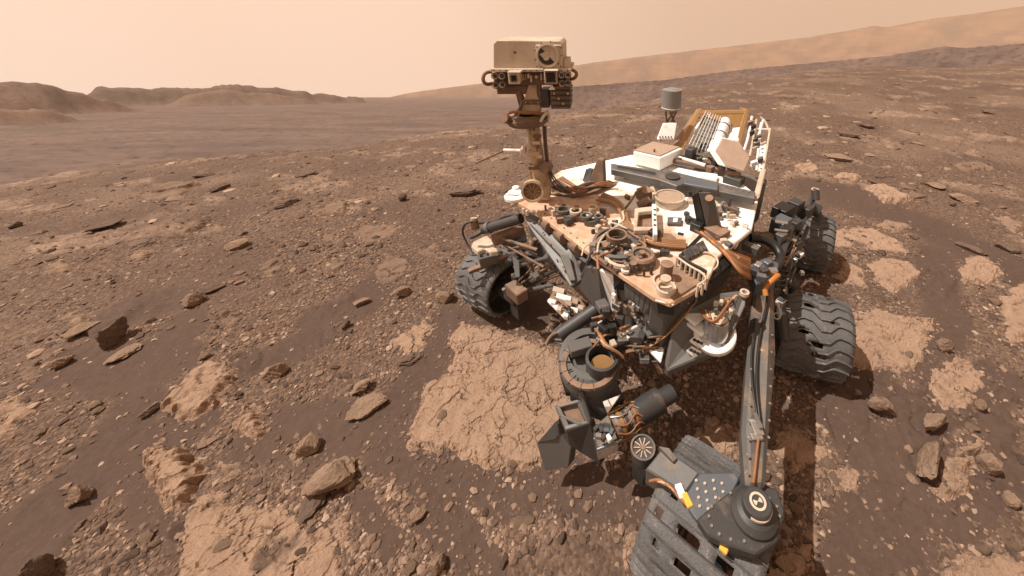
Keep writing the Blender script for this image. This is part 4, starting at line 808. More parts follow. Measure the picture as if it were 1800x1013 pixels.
part('window', 'grey', lambda m: m.prism([V(1169, 223, UY - 0.108), V(1185, 222, UY - 0.108), V(1181, 234, UY - 0.145), V(1165, 234, UY - 0.145)], EY * 0.004), ub)
for i in range(5): part('slot', 'brown', lambda m: m.cone(V(1160 + i * 5, 241, UY - 0.19), V(1160 + i * 5, 241, UY - 0.205), 0.008, n=8), ub)
RY = 3.25
def VR(px, py): return V(px, py, RY + (250 - py) * 0.006)
pw = part('power_source_frame', 'gold', lambda m: m.prism([VR(1226, 195), VR(1234, 193), VR(1197, 272), VR(1184, 268)], EY * 0.06), bevel=0.004)
part('frame_bar', 'gold', lambda m: m.prism([VR(1310, 192), VR(1317, 194), VR(1302, 254), VR(1294, 250)], EY * 0.06), pw, 0.004)
part('frame_bar', 'gold', lambda m: m.prism([VR(1226, 196), VR(1316, 195), VR(1314, 200), VR(1226, 201)], EY * 0.05), pw, 0.004)
part('end_panel', 'gold', lambda m: m.prism([VR(1234, 202), VR(1312, 201), VR(1306, 222), VR(1228, 226)], EY * 0.02), pw)
part('side_panel', 'brown', lambda m: m.prism([VR(1216, 214), VR(1223, 212), VR(1196, 262), VR(1186, 260)], EY * 0.10), pw)
for i in range(5): t = i / 4; part('cooling_fin', 'cleanwhite', lambda m: m.prism([VR(1247 + t * 5, 202 + t * 4), VR(1251 + t * 7, 206 + t * 4), VR(1236 + t * 4 + 4, 240 + t * 34), VR(1221 + t * 6, 236 + t * 32)], Vector((-0.01, 0.05, 0.02))), pw)
part('heat_exchanger', 'white', lambda m: m.prism([VR(1243, 204), VR(1262, 212), VR(1243, 272), VR(1214, 262)], Vector((0.01, 0.03, -0.01))), pw)
for i in range(6): t = i / 5; part('tube_line', 'grey', lambda m: m.cone(VR(1241 - t * 24, 206 + t * 52) + EY * -0.006, VR(1260 - t * 16, 214 + t * 54) + EY * -0.006, 0.004, n=6), pw)
for i in range(7):
    a = VR(1238 + i * 4.2, 203 + i * 1.6); b = VR(1208 + i * 5.6, 262 + i * 2.2)
    part('cooling_fin', ('cleanwhite', 'white')[i % 2], lambda m: m.prism([a, b, b + Vector((0.0, -0.03, 0.055)), a + Vector((0.0, -0.03, 0.055))], Vector((0.006, 0.002, 0))), pw)
cy = part('power_cylinder', 'cleanwhite', lambda m: m.cone(VR(1274, 216), VR(1249, 274), 0.062, n=24)); part('end_cap', 'white', lambda m: m.cone(VR(1274, 216), VR(1276, 211), 0.062, 0.04, n=24), cy)
for i in range(4): t = (i + 0.5) / 4; a = VR(1274, 216).lerp(VR(1249, 274), t); d = (VR(1249, 274) - VR(1274, 216)).normalized(); part('band', 'grey', lambda m: m.cone(a, a + d * 0.012, 0.0645, n=24), cy)
part('heat_exchanger', 'cleanwhite', lambda m: m.prism([VR(1288, 226), VR(1304, 224), VR(1294, 262), VR(1280, 258)], Vector((0.02, 0.03, 0))), pw); part('heat_exchanger', 'white', lambda m: m.prism([VR(1280, 236), VR(1288, 232), VR(1280, 256), VR(1274, 252)], Vector((0.02, 0.03, 0))), pw)
for i in range(14): p = VR(1205 + random.random() * 80, 258 + random.random() * 22); part('pipe', random.choice(('grey', 'white', 'brown', 'dark')), lambda m: m.tube([p, p + Vector((random.uniform(-.05, .1), random.uniform(-.05, .02), random.uniform(.0, .05))), p + Vector((random.uniform(0, .16), 0, random.uniform(-.04, .04)))], 0.009), pw)
part('base_beam', 'brown', lambda m: m.cone(U(1184, 283, 1.15), U(1270, 300, 1.15), 0.02, n=10), pw); part('base_beam', 'white', lambda m: m.cone(U(1182, 274, 1.17), U(1240, 291, 1.17), 0.016, n=10), pw); plate('base_plate', 'cleanwhite', [(1232, 302), (1262, 306), (1260, 316), (1230, 310)], 1.14, 0.02, pw)
for i in range(10): block('bracket', random.choice(('grey', 'dark', 'brown', 'white')), U(1190 + random.random() * 90, 278 + random.random() * 26, 1.15), 0.05, 0.03 + random.random() * 0.05, 0.06, pw, random.random() * 3)
block('control_box', 'dark', U(1214, 270, 1.20), 0.08, 0.07, 0.10, pw)
HEX = [(1268, 241), (1298, 248), (1317, 277), (1306, 302), (1273, 292), (1255, 265)]
def VH(px, py): return V(px, py, 2.72 + (270 - py) * 0.0045)
hx = part('hexagonal_antenna', 'white', lambda m: m.prism([VH(*p) for p in HEX], Vector((-0.035, 0.05, -0.01))), bevel=0.003)
hc = (1286, 270); part('antenna_face', 'hexface', lambda m: m.prism([VH(hc[0] + (a - hc[0]) * 0.93, hc[1] + (b - hc[1]) * 0.93) + Vector((0.006, -0.012, 0.002)) for a, b in HEX], Vector((-0.006, 0.010, -0.002))), hx)
part('gimbal', 'dark', lambda m: m.cone(VH(1290, 285) + EY * 0.09, U(1288, 310, 1.13), 0.035, n=14), hx); part('gimbal_motor', 'brown', lambda m: m.cone(U(1276, 306, 1.16), U(1302, 310, 1.16), 0.03, n=14), hx); block('gimbal_base', 'dark', U(1290, 316, 1.13), 0.10, 0.14, 0.06, hx)
LY = 2.95
def VL(px, py): return V(px, py, LY + (260 - py) * 0.004)
lt = part('tube_lattice', 'white', lambda m: m.tube([VL(1322, 205), VL(1316, 240), VL(1308, 265)], 0.012)); 
for pts in ([(1330, 210), (1324, 245), (1318, 275)], [(1336, 206), (1346, 214), (1352, 232)], [(1324, 226), (1340, 228), (1354, 228)], [(1354, 226), (1350, 250), (1342, 300)], [(1338, 216), (1334, 244), (1338, 262)], [(1322, 262), (1334, 256), (1346, 250)], [(1342, 210), (1336, 232), (1326, 252)], [(1333, 262), (1331, 285), (1330, 300)]):
    part('tube', random.choice(('white', 'cleanwhite', 'tan')), lambda m: m.tube([VL(*p) for p in pts], 0.010), lt)
ps = part('perforated_strip', 'cleanwhite', lambda m: m.prism([VL(1334, 262), VL(1347, 250), VL(1343, 300), VL(1331, 302)], EY * 0.03), lt)
for i in range(6): p = VL(1341 - i * 0.6, 262 + i * 7); part('hole', 'brown', lambda m: m.cone(p, p + EY * -0.003, 0.008, n=10), lt)
for i in range(9): p = VL(1312 + random.random() * 34, 215 + random.random() * 75); part('bracket', random.choice(('white', 'grey', 'brown', 'dark')), lambda m: m.box(p, Vector((0.02, 0, 0.008)), EY * 0.02, UP * (0.012 + 0.02 * random.random())), lt)
part('corner_post', 'tan', lambda m: m.prism(PZ([(1322, 352, 1.16), (1332, 350, 1.16), (1344, 300, 1.22), (1336, 300, 1.22)]), FW * -0.04), bevel=0.003); part('corner_post', 'brown', lambda m: m.prism(PZ([(1312, 375, 1.05), (1326, 372, 1.05), (1334, 340, 1.14), (1324, 338, 1.14)]), FW * -0.05), bevel=0.003)

# ---- front and starboard hardware
hp = part('bumper_plate', 'grey', lambda m: m.prism(PZ([(922, 388, 1.03), (942, 391, 1.04), (1006, 437, 1.00), (1026, 490, 0.90), (1003, 505, 0.88), (962, 446, 0.97)]), Vector((0.015, 0.02, -0.03))), bevel=0.006)
part('stiffener', 'grey', lambda m: m.prism(PZ([(930, 392, 1.045), (944, 395, 1.05), (1000, 448, 1.01), (1012, 492, 0.915), (1002, 494, 0.91), (984, 448, 1.00)]), UP * -0.012), hp, 0.003); part('slot', 'black', lambda m: m.cone(U(979, 459, 0.998), U(981, 458, 1.000), 0.012, n=10), hp)
bolts([U(955, 410, 1.045), U(968, 430, 1.02), U(990, 470, 0.96)], 0.007, hp)
for i, (a, b) in enumerate(((956, 392), (982, 411), (1008, 430))):
    c = part('bump_stop', 'brown', lambda m: m.cone(U(a, b, 1.02), U(a + 12, b + 9, 1.06), 0.042, 0.038, n=18), bevel=0.004); part('bump_cap', 'dark', lambda m: m.cone(U(a - 1, b - 1, 1.017), U(a, b, 1.02), 0.034, n=18), c)
vp = part('corner_panel', 'white', lambda m: m.prism(PZ([(1052, 474, 1.04), (1078, 486, 1.04), (1086, 558, 0.74), (1072, 542, 0.76)]), FW * -0.02), bevel=0.003); part('fold', 'grey', lambda m: m.prism(PZ([(1030, 470, 1.02), (1051, 474, 1.04), (1071, 545, 0.76), (1060, 560, 0.70), (1018, 506, 0.86)]), FW * -0.02), vp)
part('strut', 'dark', lambda m: m.cone(U(1022, 488, 0.92), U(1040, 452, 1.05), 0.010, n=8), vp); part('strut', 'grey', lambda m: m.cone(U(1010, 447, 0.98), U(1034, 462, 1.03), 0.012, n=8), vp); drum('hinge', 'steel', U(1018, 468, 0.98), 0.014, 0.03, vp)
# corner blocks of the front
cb = part('corner_block', 'black', lambda m: m.prism(PZ([(1076, 470, 1.09), (1098, 484, 1.09), (1100, 512, 0.97), (1078, 510, 0.97)]), FW * -0.06), bevel=0.005); block('bracket', 'grey', U(1090, 474, 1.10), 0.06, 0.04, 0.03, cb, 0.6)
cb2 = part('corner_block', 'black', lambda m: m.prism(PZ([(1152, 524, 1.08), (1186, 532, 1.08), (1184, 556, 0.97), (1156, 552, 0.97)]), FW * -0.06), bevel=0.005); part('edge_trim', 'white', lambda m: m.cone(U(1152, 528, 1.085), U(1184, 536, 1.085), 0.006, n=6), cb2)
fp = part('front_panel', 'grey', lambda m: m.prism(PZ([(1096, 498, 1.03), (1150, 530, 1.03), (1152, 556, 0.90), (1130, 552, 0.9), (1098, 526, 0.92)]), FW * -0.03), bevel=0.004)
for i in range(5): part('cooling_rib', 'dark', lambda m: m.cone(U(1108 + i * 9, 506 + i * 5.5, 1.02), U(1106 + i * 8, 532 + i * 5, 0.91), 0.006, n=6), fp)
po = part('camera_post', 'black', lambda m: m.cone(U(1118, 568, 0.74), U(1120, 522, 0.93), 0.030, 0.026, n=16)); drum('cap', 'white', U(1120, 520, 0.935), 0.024, 0.02, po); ring('clamp', 'tan', U(1119, 532, 0.89), 0.036, 0.01, 0.03, po)
for a, b in ((1112, 546), (1124, 544), (1116, 558)): part('screw', 'steel', lambda m: m.cone(U(a, b, 0.86), U(a, b, 0.88), 0.008, n=8), po)
tri = plate('hazard_camera_cover', 'cleanwhite', [(1074, 562), (1084, 556), (1094, 584), (1080, 588)], 0.80, 0.02); plate('hood', 'black', [(1068, 586), (1094, 580), (1136, 566), (1138, 582), (1104, 600), (1078, 612)], 0.77, 0.06, tri)
for i in range(4): plate('label_plate', 'white', [(1101 + i * 8, 588 - i * 5), (1110 + i * 8, 584 - i * 5), (1112 + i * 8, 590 - i * 5), (1103 + i * 8, 595 - i * 5)], 0.79, 0.012, tri)
plate('rail', 'white', [(1093, 582), (1134, 562), (1136, 566), (1095, 587)], 0.80, 0.02, tri)
# long diagonal beam of the front
bm_ = part('front_beam', 'dark', lambda m: m.prism(PZ([(1134, 562, 0.86), (1238, 515, 1.00), (1243, 500, 1.06), (1242, 525, 0.96), (1136, 602, 0.74)]), FW * -0.05), bevel=0.004); bolts([U(1140 + i * 14, 566 - i * 6.5, 0.87 + i * 0.018) for i in range(7)], 0.006, bm_, FW)
for i in range(3): cable('cable', ('cable', 'brown', 'gold')[i], PZ([(1100, 616 + i * 2, 0.72), (1140, 606 + i * 3, 0.72), (1176, 582 + i * 3, 0.80), (1200, 556 + i * 2, 0.9), (1224, 530, 0.95)]), 0.0045, bm_)
for i in range(40):
    px = 1070 + random.random() * 110; py = 520 + (px - 1070) * 0.35 + random.random() * 60; z = 1.0 - (py - 500) * 0.0032; p = U(px, py, max(0.66, z)) + FW * (0.05 + 0.07 * random.random()) + SB * 0.0
    if i % 3: block('bracket', random.choice(('dark', 'black', 'brown', 'grey', 'steel')), p, 0.02 + 0.05 * random.random(), 0.02 + 0.05 * random.random(), 0.02 + 0.06 * random.random(), None, random.random() * 3)
    else: cable('cable', random.choice(('brown', 'dark', 'cable', 'black')), [p, p + Vector((random.uniform(-.06, .06), -.03, random.uniform(-.04, .06))), p + Vector((random.uniform(-.14, .14), random.uniform(-.06, .06), random.uniform(-.08, .04)))], 0.006)
for i in range(22):
    px = 1092 + random.random() * 86; py = 506 + (px - 1092) * 0.42 + random.random() * 34; p = U(px, py, 1.0 - (py - 505) * 0.0036) + FW * 0.07
    part('label_plate' if i % 3 == 0 else 'connector', random.choice(('white', 'tan', 'steel', 'brown', 'black')), lambda m: m.box(p, FW * 0.008, SB * (0.008 + 0.018 * random.random()), UP * (0.006 + 0.014 * random.random())), fp, 0.002)
# electronics tray with pale modules
tray = plate('electronics_tray', 'brown', [(966, 522), (976, 506), (1036, 532), (1022, 548), (998, 562)], 0.58, 0.04)
for i, (a, b, w, h, mt) in enumerate(((983, 506, 20, 8, 'tan'), (992, 518, 26, 9, 'white'), (1000, 530, 12, 9, 'hexface'), (1012, 527, 11, 9, 'hexface'), (1010, 542, 14, 8, 'white'), (1022, 538, 10, 7, 'tan'), (974, 528, 8, 6, 'white'), (984, 540, 8, 7, 'tan'), (996, 552, 8, 6, 'white'), (978, 518, 6, 5, 'steel'), (990, 532, 5, 5, 'steel'), (1002, 545, 5, 5, 'blue'))):
    plate('module', mt, [(a - w / 2, b - h / 2), (a + w / 2, b - h / 2 + w * 0.3), (a + w / 2 - 2, b + h / 2 + w * 0.3), (a - w / 2 - 2, b + h / 2)], 0.605 + 0.01 * (i % 3), 0.03, tray, 0.003)
part('white_tube', 'white', lambda m: m.cone(U(966, 528, 0.57), U(996, 558, 0.57), 0.018, n=12), tray)
for i in range(6): cable('cable', random.choice(('black', 'brown', 'cable')), PZ([(976 + i * 6, 524 + i * 4, 0.61), (986 + i * 5, 530 + i * 4, 0.65), (994 + i * 4, 540 + i * 3, 0.61)]), 0.006, tray)
ca = part('canister', 'dark', lambda m: m.cone(U(984, 588, 0.60), U(1050, 542, 0.72), 0.042, n=22), bevel=0.005); part('end_ring', 'black', lambda m: m.cone(U(1047, 544, 0.716), U(1056, 538, 0.73), 0.045, n=22), ca)
cw = part('claw_bracket', 'brown', lambda m: m.tube(PZ([(960, 606, 0.48), (968, 590, 0.52), (986, 582, 0.56)]), 0.012)); 
for pts in ([(966, 592, .5), (985, 600, .5), (1000, 590, .55)], [(976, 600, .48), (990, 606, .48), (1000, 606, .5)], [(962, 604, .47), (972, 584, .52), (988, 570, .58)]): part('prong', 'grey', lambda m: m.tube(PZ(pts), 0.008), cw)

# ---- starboard front suspension
st = part('steering_motor', 'tan', lambda m: m.prism(PX([(828, 433), (832, 424), (856, 413), (868, 425), (876, 441), (862, 443), (852, 437), (840, 442)], 0.66), UP * -0.05), bevel=0.008)
block('motor_body', 'grey', U(856, 448, 0.58), 0.14, 0.18, 0.08, st, 0.4); plate('mount_bar', 'brown', [(822, 472), (888, 446), (892, 451), (824, 478)], 0.55, 0.03, st)
for a, b in ((846, 450), (858, 447), (868, 444)): part('screw', 'black', lambda m: m.cone(U(a, b, 0.622), U(a, b, 0.63), 0.012, n=10), st)
dtb = part('drive_tube', 'dark', lambda m: m.cone(U(850, 404, 0.80), U(916, 384, 0.95), 0.038, n=22), bevel=0.005); part('clevis', 'dark', lambda m: m.tube(PZ([(828, 418, 0.74), (842, 412, 0.78), (852, 402, 0.80)]), 0.016), dtb); part('flange', 'grey', lambda m: m.cone(U(856, 402, 0.814), U(862, 400, 0.828), 0.046, n=22), dtb)
kb = part('knuckle_motor', 'brown', lambda m: m.cone(U(836, 402, 0.72), U(833, 386, 0.80), 0.034, 0.030, n=18)); part('cap', 'tan', lambda m: m.cone(U(833, 385, 0.803), U(833, 383, 0.812), 0.026, n=18), kb)
cable('cable', 'black', PZ([(830, 390, .8), (816, 394, .78), (812, 410, .7), (822, 430, .62), (832, 446, .58)]), 0.008); cable('cable', 'black', PZ([(842, 392, .8), (866, 392, .85), (888, 380, .9), (912, 378, .95)]), 0.010)
ra = part('rocker_beam', 'brown', lambda m: m.prism(PZ([(862, 412, 0.78), (918, 392, 0.86), (922, 400, 0.84), (868, 422, 0.74)]), UP * -0.07), bevel=0.005); part('upper_face', 'grey', lambda m: m.prism(PZ([(880, 424, .70), (924, 408, .80), (926, 420, .78), (892, 432, .66)]), UP * -0.03), ra)
STR = [((890, 432, .68), (956, 470, .75)), ((900, 452, .6), (960, 420, .86)), ((905, 470, .5), (966, 452, .8)), ((912, 494, .42), (970, 440, .82)), ((918, 498, .42), (976, 462, .74)), ((925, 502, .42), (985, 470, .72)), ((930, 462, .62), (948, 498, .48)), ((940, 500, .46), (984, 482, .66)), ((915, 440, .7), (935, 470, .6)), ((948, 506, .46), (990, 498, .6)), ((894, 440, .62), (930, 436, .74)), ((934, 440, .72), (940, 420, .84)), ((955, 508, .44), (966, 480, .62)), ((900, 424, .76), (946, 448, .74)), ((922, 512, .40), (976, 500, .56))]
sf = part('strut_frame', 'brown', lambda m: m.cone(U(884, 420, .74), U(945, 440, .78), 0.014, n=10))
for i, (a, b) in enumerate(STR): rod('strut', ('brown', 'dark', 'grey', 'brown')[i % 4], U(*a), U(*b), 0.008 + 0.004 * (i % 3), sf, 8)
for i in range(10): p = U(900 + random.random() * 70, 445 + random.random() * 60, 0.5 + random.random() * 0.2); block('bracket', random.choice(('brown', 'dark', 'grey')), p, 0.04, 0.06, 0.03, sf, random.random() * 3)
plate('panel', 'grey', [(900, 446), (912, 444), (914, 486), (906, 486)], 0.62, 0.02, sf); plate('panel', 'dark', [(936, 478), (958, 494), (950, 502), (938, 492)], 0.5, 0.03, sf)
hub2 = part('drive_housing', 'brown', lambda m: m.prism(PZ([(886, 500, .50), (906, 490, .54), (928, 508, .52), (908, 520, .48)]), UP * -0.10), bevel=0.006); block('gear_case', 'dark', U(910, 535, 0.22), 0.08, 0.10, 0.22, hub2); part('strut', 'grey', lambda m: m.cone(U(885, 508, .45), U(914, 552, .12), 0.014, n=8), hub2); part('axle', 'dark', lambda m: m.cone(U(912, 530, 0.28), U(868, 500, 0.27), 0.05, n=16), hub2)

# ---- robotic arm at rest in front: round elbow drum, turret, drill
EZ = 0.70
el = part('arm_elbow_drum', 'grey', lambda m: m.lathe(U(1036, 642, EZ - 0.13), (UP + Vector((0.05, -0.10, 0))), [(0.12, -0.03), (0.168, -0.02), (0.172, 0.05), (0.165, 0.06), (0.165, 0.105), (0.15, 0.115), (0.115, 0.116), (0.11, 0.08), (0.0, 0.08)], 44))
EC = U(1036, 640, EZ - 0.02); ring('inner_ring', 'brown', EC + UP * 0.004, 0.15, 0.028, 0.010, el)
part('cup_wall', 'dark', lambda m: m.lathe(U(1058, 648, EZ - 0.05), UP, [(0.085, 0), (0.085, 0.09), (0.07, 0.092), (0.068, 0.02), (0.0, 0.02)], 30), el); part('cup_floor', 'gold', lambda m: m.cone(U(1058, 648, EZ - 0.028), U(1058, 648, EZ - 0.020), 0.066, n=26), el)
for i in range(7): a = 2.2 + i * 0.45; d = Vector((math.cos(a), math.sin(a), 0)); part('segment_seam', 'dark', lambda m: m.box(EC + UP * 0.011 + d * 0.13, d * 0.032, Vector((-d.y, d.x, 0)) * 0.002, UP * 0.004), el)
block('clamp', 'grey', U(1020, 610, EZ + 0.02), 0.12, 0.07, 0.05, el, 0.5); drum('screw', 'steel', U(1064, 634, EZ - 0.018), 0.012, 0.014, el)
for i in range(5): cable('cable', ('cable', 'orange', 'brown', 'tan', 'cable')[i], PZ([(1046 + i * 3, 578 + i * 3, .80), (1058, 592 + i * 4, .82), (1068 + i * 3, 608 + i * 2, .80), (1088 + i * 2, 620 + i * 2, .76)]), 0.006, el)
for i in range(9): block('connector', random.choice(('dark', 'steel', 'brown', 'tan')), U(1040 + random.random() * 60, 570 + random.random() * 40, 0.76), 0.04, 0.03, 0.05, el, random.random() * 3)
part('yoke', 'dark', lambda m: m.prism(PZ([(1000, 690, .55), (1084, 668, .60), (1098, 700, .50), (1060, 730, .44), (1022, 716, .46)]), UP * -0.06), el, 0.005); part('yoke_web', 'white', lambda m: m.prism(PZ([(1060, 706, .54), (1090, 694, .56), (1068, 726, .50)]), UP * -0.01), el)
part('side_strut', 'grey', lambda m: m.cone(U(1020, 688, .60), U(1036, 738, .47), 0.014, n=10), el); part('side_strut', 'black', lambda m: m.prism(PZ([(985, 658, .6), (990, 656, .6), (1004, 690, .52), (994, 690, .52)]), UP * -0.03), el)
tf = part('turret_frame', 'grey', lambda m: m.prism(PZ([(976, 712, .50), (1016, 702, .52), (1018, 707, .52), (984, 716, .50)]), UP * -0.03), bevel=0.003)
for q in ([(976, 712, .50), (984, 714, .50), (1002, 750, .46), (994, 756, .45)], [(1012, 703, .52), (1019, 702, .52), (1040, 740, .47), (1032, 744, .47)], [(992, 748, .46), (1036, 738, .475), (1038, 743, .47), (994, 756, .455)], [(982, 730, .482), (988, 728, .484), (1024, 744, .47), (1018, 748, .466)]): part('frame_bar', 'grey', lambda m: m.prism(PZ(q), UP * -0.03), tf, 0.003)
part('frame_back', 'brown', lambda m: m.prism(PZ([(984, 716, .475), (1014, 708, .49), (1034, 740, .445), (998, 750, .43)]), UP * -0.02), tf)
part('face_plate', 'dark', lambda m: m.prism(PZ([(995, 758, .45), (1038, 744, .465), (1056, 818, .22), (1020, 796, .28), (1000, 782, .33)]), Vector((0.02, 0.03, 0))), tf, 0.004)
sh = part('scoop_housing', 'grey', lambda m: m.prism(PZ([(943, 780, .30), (981, 737, .42), (986, 765, .36), (1004, 788, .30), (999, 822, .18), (957, 829, .14)]), Vector((0.03, 0.05, -0.02))), bevel=0.004); part('scoop_lid', 'dark', lambda m: m.prism(PZ([(945, 778, .31), (980, 738, .43), (983, 764, .37), (976, 772, .35)]), UP * -0.006), sh)
bx = part('drill_gearbox', 'steel', lambda m: m.prism(PZ([(1042, 752, .50), (1069, 728, .54), (1088, 776, .44), (1051, 792, .41)]), UP * -0.09), bevel=0.004)
for i in range(7): p = U(1048 + i * 4.5, 754 + (i * 13) % 24, 0.50); block('fitting', random.choice(('steel', 'dark', 'blue', 'cleanwhite')), p, 0.03, 0.02, 0.03, bx, i)
for a, b in (((1044, 772, .44), (1086, 760, .46)), ((1050, 790, .42), (1088, 776, .45))): rod('rail', 'blue', U(*a), U(*b), 0.007, bx, 8)
A0, A1 = U(1062, 762, 0.45), U(1182, 690, 0.47); AX = (A1 - A0).normalized(); LEN = (A1 - A0).length
dr = part('drill', 'brown', lambda m: m.cone(A0 + AX * 0.05, A0 + AX * LEN * 0.45, 0.058, n=24)); part('drill_motor', 'dark', lambda m: m.cone(A0 + AX * LEN * 0.45, A0 + AX * LEN * 0.80, 0.066, n=28), dr, 0.006); part('drill_end', 'dark', lambda m: m.cone(A0 + AX * LEN * 0.80, A0 + AX * LEN, 0.047, n=24), dr, 0.005)
for i, mt in enumerate(('steel', 'gold', 'dark', 'steel', 'cable')): part('band', mt, lambda m: m.cone(A0 + AX * (0.06 + i * 0.026), A0 + AX * (0.074 + i * 0.026), 0.0625 + 0.002 * (i % 2), n=24), dr)
for i in range(10):
    u, w = perp(AX); a = i * 0.63; d0 = u * math.cos(a) + w * math.sin(a); d1 = u * math.cos(a + 0.5) + w * math.sin(a + 0.5)
    cable('wire', random.choice(('cable', 'gold', 'steel', 'orange')), [A0 + AX * 0.05 + d0 * 0.066, A0 + AX * 0.11 + d1 * 0.075, A0 + AX * 0.17 + d0 * 0.07, A0 + AX * 0.2 + d1 * 0.064], 0.004, dr)

# ---- white arm shoulder on its wedge plate
wd = part('arm_wedge_plate', 'grey', lambda m: m.prism(PZ([(1186, 556, .88), (1268, 514, .98), (1311, 509, 1.0), (1308, 534, .96), (1274, 610, .80), (1173, 652, .64), (1167, 642, .65)]), UP * -0.05), bevel=0.006)
part('edge_rib', 'grey', lambda m: m.prism(PZ([(1300, 512, 1.015), (1312, 510, 1.015), (1310, 536, .975), (1276, 610, .82), (1268, 608, .82)]), UP * -0.03), wd, 0.004); ring('lug', 'tan', U(1308, 518, 1.01), 0.024, 0.010, 0.02, wd)
sm_ = part('arm_shoulder_motor', 'cleanwhite', lambda m: m.lathe(U(1257, 590, .80), (UP * 0.8 + FW * 0.35).normalized(), [(0.10, -0.01), (0.108, 0.0), (0.108, 0.035), (0.10, 0.042), (0.082, 0.042), (0.08, 0.02), (0.0, 0.02)], 40))
part('motor_dome', 'steel', lambda m: m.cone(U(1258, 584, .83), U(1262, 560, .93), 0.074, 0.056, n=28), sm_, 0.006); part('dome_cap', 'tan', lambda m: m.cone(U(1262, 559, .931), U(1262, 555, .945), 0.05, 0.03, n=24), sm_)
block('mount', 'cleanwhite', U(1222, 556, .88), 0.10, 0.08, 0.02, sm_, 0.2); block('mount', 'cleanwhite', U(1228, 574, .84), 0.08, 0.10, 0.02, sm_, 0.2)
for i in range(4): cable('wire', ('cable', 'gold', 'tan', 'orange')[i], PZ([(1230 + i * 5, 546, .93), (1240 + i * 4, 560 + i * 3, .96), (1256 + i * 3, 568 - i * 2, .98), (1276 + i * 3, 540 - i * 5, 1.0), (1290 + i * 2, 520, 1.0)]), 0.006, sm_)
for i in range(10): block('fitting', random.choice(('steel', 'gold', 'grey', 'tan')), U(1258 + random.random() * 32, 524 + random.random() * 30, .97), 0.025, 0.02, 0.03, sm_, random.random() * 3)
for k, (a, b) in enumerate(((1228, 602), (1222, 620))):
    pp = part('perforated_plate', 'cleanwhite', lambda m: m.prism(PZ([(a - 16, b - 4, .80 - k * .04), (a - 6, b - 12, .82 - k * .04), (a + 14, b - 1, .79 - k * .04), (a + 2, b + 10, .76 - k * .04)]), UP * -0.012), wd, 0.002)
    for i in range(3): p = U(a - 7 + i * 6, b - 4 + i * 3, .815 - k * .04); part('hole', 'black', lambda m: m.cone(p, p + UP * 0.002, 0.010, n=10), wd)
plate('white_triangle_plate', 'cleanwhite', [(1140, 614), (1168, 612), (1162, 636)], 0.70, 0.02)
for i in range(4): cable('cable', ('cable', 'brown', 'steel', 'brown')[i], PZ([(1118 + i * 4, 612, .70), (1138, 622 + i * 2, .66), (1152 + i * 2, 640, .60), (1160 + i * 2, 656, .56)]), 0.007)

# ---- port side: junction box, rocker arm, bogie
jb = part('junction_box', 'blue', lambda m: m.prism(PZ([(1316, 466, .98), (1346, 452, 1.0), (1370, 462, .98), (1366, 486, .94), (1330, 500, .92)]), UP * -0.10), bevel=0.006)
for i, (a, b, mt) in enumerate(((1332, 468, 'steel'), (1350, 464, 'blue'), (1344, 478, 'dark'), (1358, 478, 'steel'), (1338, 488, 'blue'), (1328, 478, 'dark'))): block('connector', mt, U(a, b, 1.0 - 0.02 * (i % 2)), 0.05, 0.035, 0.04, jb, 0.3 * i)
cable('orange_plug', 'orange', PZ([(1368, 484, .97), (1356, 494, .97), (1344, 506, .93), (1346, 520, .9)]), 0.016, jb)
# fan of orange cables
for i in range(11): cable('cable_bundle', ('cable', 'orange', 'cable', 'brown')[i % 4], PZ([(1226 + i * 5, 404 + i * 4, 1.12), (1262 + i * 3, 428 + i * 4, 1.10), (1286 + i * 2, 444 + i * 4, 1.07), (1318, 456 + i * 3.4, .97)]), 0.010)
tr = part('cable_tray', 'brown', lambda m: m.prism(PZ([(1214, 396, 1.14), (1222, 392, 1.14), (1302, 452, 1.06), (1296, 462, 1.05)]), UP * -0.02), bevel=0.003)
for i in range(6): block('fitting', random.choice(('tan', 'brown', 'grey')), U(1236 + i * 9, 400 + i * 6, 1.11), 0.04, 0.03, 0.03, tr, i)
sd = part('side_recess_panel', 'black', lambda m: m.prism(PZ([(1196, 446, 1.105), (1230, 412, 1.105), (1292, 458, 1.06), (1250, 494, 1.06)]), UP * -0.02)); ring('hoop', 'tan', U(1240, 462, 1.09), 0.07, 0.008, 0.012, sd, (UP + FW * 0.3).normalized())
for i in range(6): plate('vent', 'dark', [(1200 + i * 6, 440 - i * 3), (1206 + i * 6, 437 - i * 3), (1214 + i * 6, 452 - i * 3), (1209 + i * 6, 455 - i * 3)], 1.125, 0.02, sd, 0.002)
bk = part('side_block', 'dark', lambda m: m.prism(PZ([(1300, 392, 1.06), (1318, 384, 1.06), (1316, 424, .94), (1298, 430, .94)]), FW * -0.10), bevel=0.005); block('bracket', 'white', U(1290, 430, 1.05), 0.05, 0.04, 0.03, bk); block('bracket', 'grey', U(1320, 436, .98), 0.05, 0.10, 0.05, bk); block('bracket', 'cleanwhite', U(1330, 440, .96), 0.06, 0.025, 0.05, bk)
hs = part('black_hose', 'black', lambda m: m.tube(PZ([(1318, 418, .95), (1344, 420, .93), (1366, 434, .9), (1374, 456, .86), (1362, 470, .9)]), 0.030, 12))
rk = part('rocker_arm', 'arm', lambda m: m.prism(PZ([(1326, 500, .86), (1360, 492, .86), (1364, 620, .74), (1352, 760, .68), (1346, 858, .66), (1312, 858, .66), (1304, 760, .68), (1314, 620, .74)]), UP * -0.11), bevel=0.018)
part('cover_plate', 'tan', lambda m: m.prism(PZ([(1331, 604, .757), (1344, 604, .757), (1344, 617, .757), (1331, 617, .757)]), UP * -0.005), rk, 0.003)
